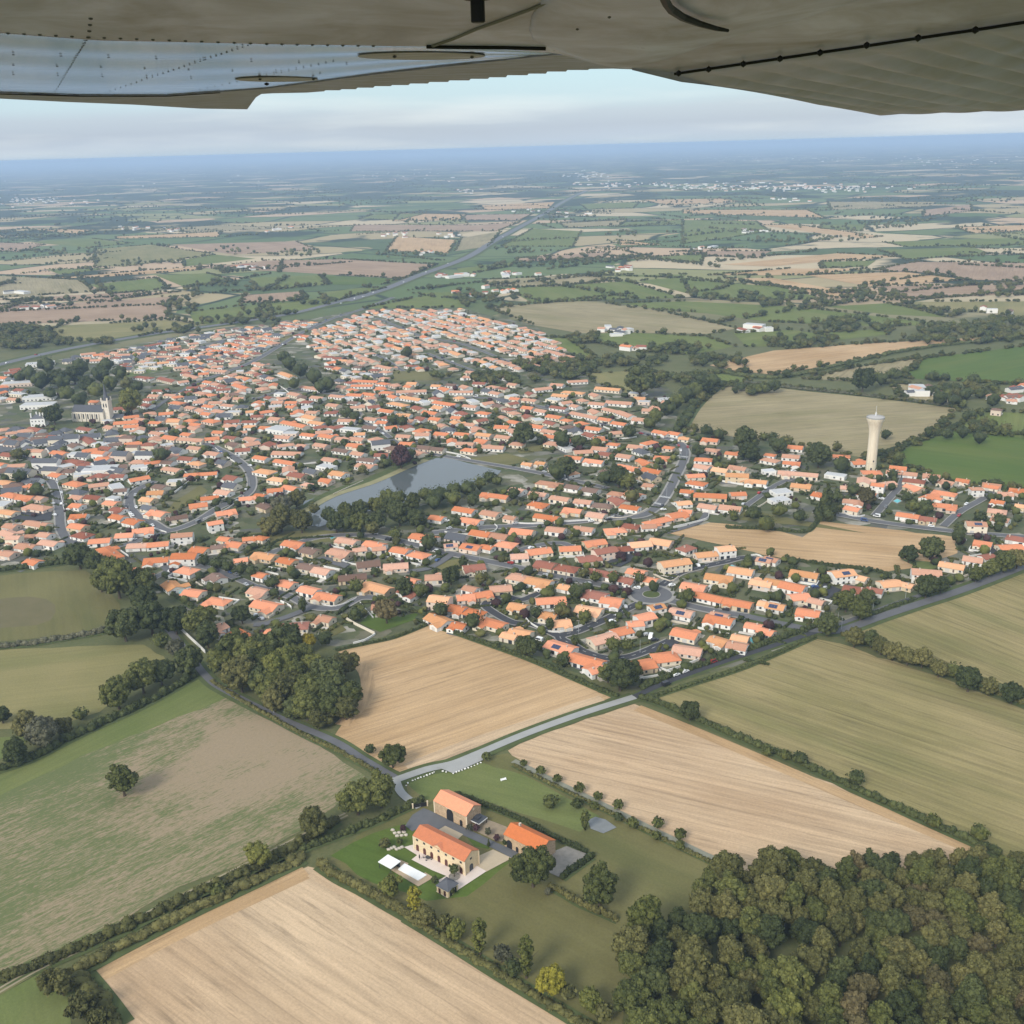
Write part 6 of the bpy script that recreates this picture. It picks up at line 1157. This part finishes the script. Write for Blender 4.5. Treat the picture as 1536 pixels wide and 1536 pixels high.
# street lamps and poles
def lamp(h=7.5):
    root = empty('street_lamp'); m = MB(); m.lathe([(.11, 0), (.06, h)], 8); m.build('pole', plain('galvanised_steel', (.42, .43, .44), .5, .4), root); m = MB(); m.box(-.06, -.06, h, 1.3, .06, h + .1); m.build('arm', CHAR, root); m = MB(); m.box(1.0, -.14, h - .07, 1.6, .14, h + .12); m.build('lamp_head', CHAR, root); return root
_lp = lamp(); _lamps = []
for k, (x, y) in enumerate(((1256, 938), (1309, 916), (1358, 898), (1452, 870), (1262, 945), (411, 1070), (910, 640), (1030, 690), (1000, 745), (960, 880), (1010, 900), (850, 872), (720, 845), (600, 815), (90, 760), (195, 770), (375, 730), (1240, 772), (1400, 792), (868, 950), (960, 980))):
    o = _lp if k == 0 else copy_tree(_lp); o.location = (*G(x, y), .4); o.rotation_euler = (0, 0, k * .9); _lamps.append((G(x, y), dict(o=o, ph="slim grey street lamp post")))
single_out(_lamps, lambda d: d['ph'], 'label')
for _, d in _lamps: tag(d['o'], d['label'], 'street lamp', 'street lamps of the village')
# ------------------------------------------------------------------ the aeroplane's wing above the window
def grime(name, c, rough, spec=.5, dirt=(.36, .30, .245), amt=.7, bump=True, stretch=(1.2, 5, 1)):
    t = NT(name); t.b.inputs['Roughness'].default_value = rough; t.b.inputs['Specular IOR Level'].default_value = spec; a = t.coord(scale=stretch); n = t.noise(a, 2.6, 7, .6, .6); b = t.noise(t.coord(), 9, 4)
    col = t.mix(t.rng(n, .36, .72, 0, amt), c, dirt); col = t.mix(t.rng(b, .45, .8, 0, .3), col, tuple(x * .6 for x in c))
    t.set(t.b.inputs['Roughness'], t.rng(n, .3, .7, rough * .8, min(rough * 1.4, 1)))
    return t.color(col)
SKIN = grime('worn_wing_paint', (.70, .685, .95), .34, .5, dirt=(.36, .30, .33), amt=1.0, stretch=(1, 1.2, 1)); PANELM = grime('glossy_paint_sky_tint', (.10, .14, .23), .09, .6, dirt=(.10, .12, .15), amt=.25, stretch=(1, 9, 1)); DARKM = grime('grimy_aileron_paint', (.52, .50, .70), .5, .4); FLAPM = grime('grimy_flap_paint', (.60, .58, .84), .38, .5, dirt=(.44, .38, .34), amt=.6, stretch=(1, 1.4, 1))  # outer panel's blue base colour stands in for mirrored sky and haze
SEAL = plain('black_rubber', (.012, .012, .013), .5, .3); RIV = plain('dull_rivet', (.12, .115, .11), .5, .4); RIMM = grime('inspection_cover_paint', (.40, .375, .32), .4, .5)
WZ, WK = .55, -.08
def WP(px, py, dz=0.0, z0=WZ, k=WK):
    d = ray(px, py); t = (z0 + dz) / (d.z - k * d.y); return Vector((d.x * t, d.y * t, CAM_H + d.z * t))
PZ0 = .279; PK = .02     # outer panel plane tilted up so that it mirrors the bluer distance
def PP(px, py, dz=0.0): return WP(px, py, dz, PZ0, PK)
wing = tag(empty('aircraft_wing', (0, 3, CAM_H + .4)), "weathered metal aeroplane wing seen from below across the top", 'aircraft wing')
ORG = Vector((0, 3, CAM_H + .4))
def solid(name, low, mat, th=.07, parent=wing, smooth=False):
    """a skin outline (world points, underside) given its thickness upwards"""
    import bmesh
    m = MB(); n = len(low); a = [p - ORG for p in low]; b = [p - ORG + Vector((0, 0, th)) for p in low]; m.v = [tuple(p) for p in a + b]
    m.f = [tuple(range(n))] + [tuple(range(2 * n - 1, n - 1, -1))] + [(i, n + i, n + (i + 1) % n, (i + 1) % n) for i in range(n)]; m.m = [0] * len(m.f)
    me = m.mesh(name, [mat]); bm = bmesh.new(); bm.from_mesh(me); bmesh.ops.recalc_face_normals(bm, faces=bm.faces[:]); bmesh.ops.triangulate(bm, faces=[f for f in bm.faces if len(f.verts) > 4], ngon_method='EAR_CLIP'); bm.to_mesh(me); bm.free()
    return link(name, me, parent)
solid('wing_skin', [WP(*p) for p in pts("-160,38 0,49 150,60 400,66 640,70 700,69 835,80 900,98 946,104 1012,111 1160,90 1540,33 1800,-10 1800,-260 -160,-260")], SKIN, .12)
# outer panel as a gently ribbed sheet so that it mirrors the horizon in bands
def sheet(name, top, bot, f, mat, nu=60, nv=14, wave=None, parent=wing, th=.05, bow=None):
    def along(P, t):
        L = [dist(P[i], P[i + 1]) for i in range(len(P) - 1)]; s = t * sum(L)
        for i, l in enumerate(L):
            if s <= l + 1e-9: return (P[i][0] + (P[i + 1][0] - P[i][0]) * s / l, P[i][1] + (P[i + 1][1] - P[i][1]) * s / l)
            s -= l
        return P[-1]
    m = MB(); g = []
    for j in range(nv + 1):
        row = []
        for i in range(nu + 1):
            a, b = along(top, i / nu), along(bot, i / nu); v = j / nv; p = f(a[0] + (b[0] - a[0]) * v, a[1] + (b[1] - a[1]) * v - (bow[0] * math.sin(math.pi * v) * max(0, 1 - i / nu / bow[1]) if bow else 0)) - ORG
            if wave: p.z += wave(i / nu, v)
            row.append(len(m.v)); m.v.append(tuple(p))
        g.append(row)
    n0 = len(m.v); m.v += [(x, y, z + th) for x, y, z in m.v]
    for j in range(nv):
        for i in range(nu):
            q = (g[j][i], g[j][i + 1], g[j + 1][i + 1], g[j + 1][i]); m.f.append(q); m.f.append(tuple(n0 + k for k in q[::-1])); m.m += [0, 0]
    edge = [g[0][i] for i in range(nu + 1)] + [g[j][nu] for j in range(1, nv + 1)] + [g[nv][i] for i in range(nu - 1, -1, -1)] + [g[j][0] for j in range(nv - 1, 0, -1)]
    for k in range(len(edge)): a, b = edge[k], edge[(k + 1) % len(edge)]; m.f.append((b, a, n0 + a, n0 + b)); m.m.append(0)
    import bmesh
    me = m.mesh(name, [mat], True); bm = bmesh.new(); bm.from_mesh(me); bmesh.ops.recalc_face_normals(bm, faces=bm.faces[:])
    bm.to_mesh(me); bm.free(); me.polygons.foreach_set('use_smooth', [True] * len(me.polygons)); return link(name, me, parent)
sheet('outer_panel', pts("-160,37 0,48 150,59 400,65 640,69 705,71 850,80"), pts("-160,134 0,142 100,146 250,146 400,135 600,108 850,82"), PP, PANELM, 80, 36, lambda u, v: (.0011 * math.sin(v * 22) + .0005) * 1.0 + .0004 * math.sin(u * 17 + v * 6))
# aileron with its corrugated trailing edge
ail = [(-160, 134), (0, 140), (100, 144), (250, 144), (400, 133), (560, 112), (835, 82), (860, 84), (946, 104)]
x, y = 920, 103.5; steps = [(920, 103)]
for w_, d_ in ((36, 2), (33, 3), (30, 4), (28, 3), (32, 4), (27, 3), (28, 3), (32, 3), (30, 3), (29, 3), (27, 2), (26, 3), (26, 3), (24, 2), (24, 2), (22, 2), (20, 1)):
    x -= w_; steps.append((x, y)); y += d_ * .78; steps.append((x - 2, y))
steps = [p for p in steps if p[0] > 470] + [(460, 139), (410, 140), (392, 141), (384, 146), (378, 154), (371, 164), (300, 163), (200, 157), (100, 153), (0, 148), (-160, 141)]
solid('aileron', [PP(*p, -.004) for p in ail + steps], DARKM, .03)
# flap with chordwise corrugations
sheet('flap', pts("948,105 1000,112 1120,95 1300,69 1540,33 1800,-10"), pts("1320,172 1536,165 1800,152 2200,128"), lambda a, b: WP(a, b, -.006), FLAPM, 180, 20, lambda u, v: -.022 * (.5 + .5 * math.cos(u * 6.283 * 14)) ** .6 * min(1, v * 5) * (1 - .8 * max(0, v - .75) * 4), bow=(9, .16))
m = MB()
# smooth fairing bulging under the skin, black seals, hinge line, rivets and inspection covers
def tube(path, r, f, mat, name, parent=wing, n=6):
    m = MB(); P = [f(*p) - ORG for p in path]; idx = []
    for i, p in enumerate(P):
        t = (P[min(i + 1, len(P) - 1)] - P[max(i - 1, 0)]).normalized(); a = t.cross(Vector((0, 0, 1))).normalized(); b = a.cross(t); rr = r[i] if isinstance(r, (list, tuple)) else r; idx.append(len(m.v))
        m.v += [tuple(p + (a * math.cos(k * 6.283 / n) + b * math.sin(k * 6.283 / n)) * rr) for k in range(n)]
    for i in range(len(P) - 1):
        for k in range(n): j = (k + 1) % n; m.f.append((idx[i] + k, idx[i] + j, idx[i + 1] + j, idx[i + 1] + k)); m.m.append(0)
    return m.build(name, mat, parent)
sheet('fairing', pts("880,-60 840,-20 812,5 798,24 794,45 800,60"), pts("1400,-60 1320,-10 1200,30 1090,58 990,92 950,103 905,98")[:7], lambda a, b: WP(a, b, -.003), SKIN, 30, 30, lambda u, v: -.035 * (math.sin(math.pi * min(1, max(0, v))) ** .7) * math.sin(math.pi * min(1, max(0, u)) * .92 + .12))
tube(pts("992,-20 998,2 1006,14 1024,26 1050,36 1075,43 1092,46"), [.012, .011, .01, .009, .0075, .006, .004], lambda a, b: WP(a, b, -.05), SEAL, 'rubber_seal')
tube(pts("640,70 660,70.5 700,71 760,71.5 818,73"), .006, lambda a, b: WP(a, b, -.004), SEAL, 'panel_gap'); tube(pts("648,69 680,58 715,43 752,30 800,12 850,-10"), .005, lambda a, b: WP(a, b, -.002), plain('panel_edge_paint', (.22, .20, .17), .5), 'panel_lip')
tube(pts("1012,111 1063,103.5 1115,96 1170,88 1230,79 1300,69 1377,57.5 1463,45 1560,30"), .005, lambda a, b: WP(a, b, -.012), SEAL, 'hinge_line')
tube(pts("0,141 120,144.5 250,144.5 330,139"), .004, lambda a, b: PP(a, b, -.006), SEAL, 'aileron_gap')
def studs(P, r, f, name, mat=RIV, h=.6):
    v, fc = ICO_0; C = np.array([tuple(f(*p) - ORG) for p in P], np.float32); V = (v[None] * np.array([[r, r, r * h]])[None] + C[:, None]).reshape(-1, 3); F = (fc[None] + (np.arange(len(C)) * len(v))[:, None, None]).reshape(-1, 3)
    return link(name, mesh_np(name, V, F, [mat]), wing)
def lerp(a, b, n): return [(a[0] + (b[0] - a[0]) * k / n, a[1] + (b[1] - a[1]) * k / n) for k in range(n + 1)]
studs([p for a, b, n in (((12, 50), (132, 56), 5), ((132, 56), (400, 66), 11), ((400, 66), (560, 69), 7)) for p in lerp(a, b, n)], .0055, lambda a, b: WP(a, b, -.001), 'rivet_row')
studs(lerp((136, 28), (133, 56), 3), .006, lambda a, b: WP(a, b, -.001), 'rivet_row')
for a, b, n in (((132, 57), (83, 138), 22), ((372, 68), (165, 137), 26), ((500, 92), (300, 135), 18)): studs(lerp(a, b, n), .0042, lambda a, b: PP(a, b, -.002), 'rivet_row', h=.45)
for y0, y1, x1, n in ((82, 96, 520, 7), (98, 110, 480, 7), (112, 120, 420, 6)): studs(lerp((20, y0), (x1, y1), n), .006, lambda a, b: PP(a, b, -.003), 'rivet_row', h=.3)
for k, (x, y) in enumerate(((1018, 110), (1063, 104), (1115, 96), (1170, 88), (1230, 79), (1300, 68), (1377, 57), (1463, 45))): studs([(x, y)], .011, lambda a, b: WP(a, b, -.015), 'hinge_screw', SEAL, 1.0)
def cover(cx, cy, wx, wy, f, name='inspection_cover'):
    P = [f(cx + wx * math.cos(k * .2618), cy + wy * math.sin(k * .2618), -.004) for k in range(24)]; return solid(name, P, RIMM, .003)
cover(632, 84.5, 96, 5.5, PP); cover(415, 119.5, 62, 3.4, PP)
studs([(592, 85), (708, 86), (390, 119), (470, 119)], .010, lambda a, b: PP(a, b, -.010), 'cover_screw', RIV); studs([(400, 126)], .016, lambda a, b: PP(a, b, -.012), 'drain', SEAL)
studs([(866, 44), (914, 26)], .005, lambda a, b: WP(a, b, -.05), 'rivet_row')
# fuel vent stub hanging under the skin
m = MB(); p = WP(716, -2) - ORG; m.lathe([(.032, p.z + .03), (.032, p.z - .002), (.017, p.z - .004), (.017, p.z - .05), (.014, p.z - .052)], 12, off=(p.x, p.y)); m.build('fuel_vent', SEAL, wing)
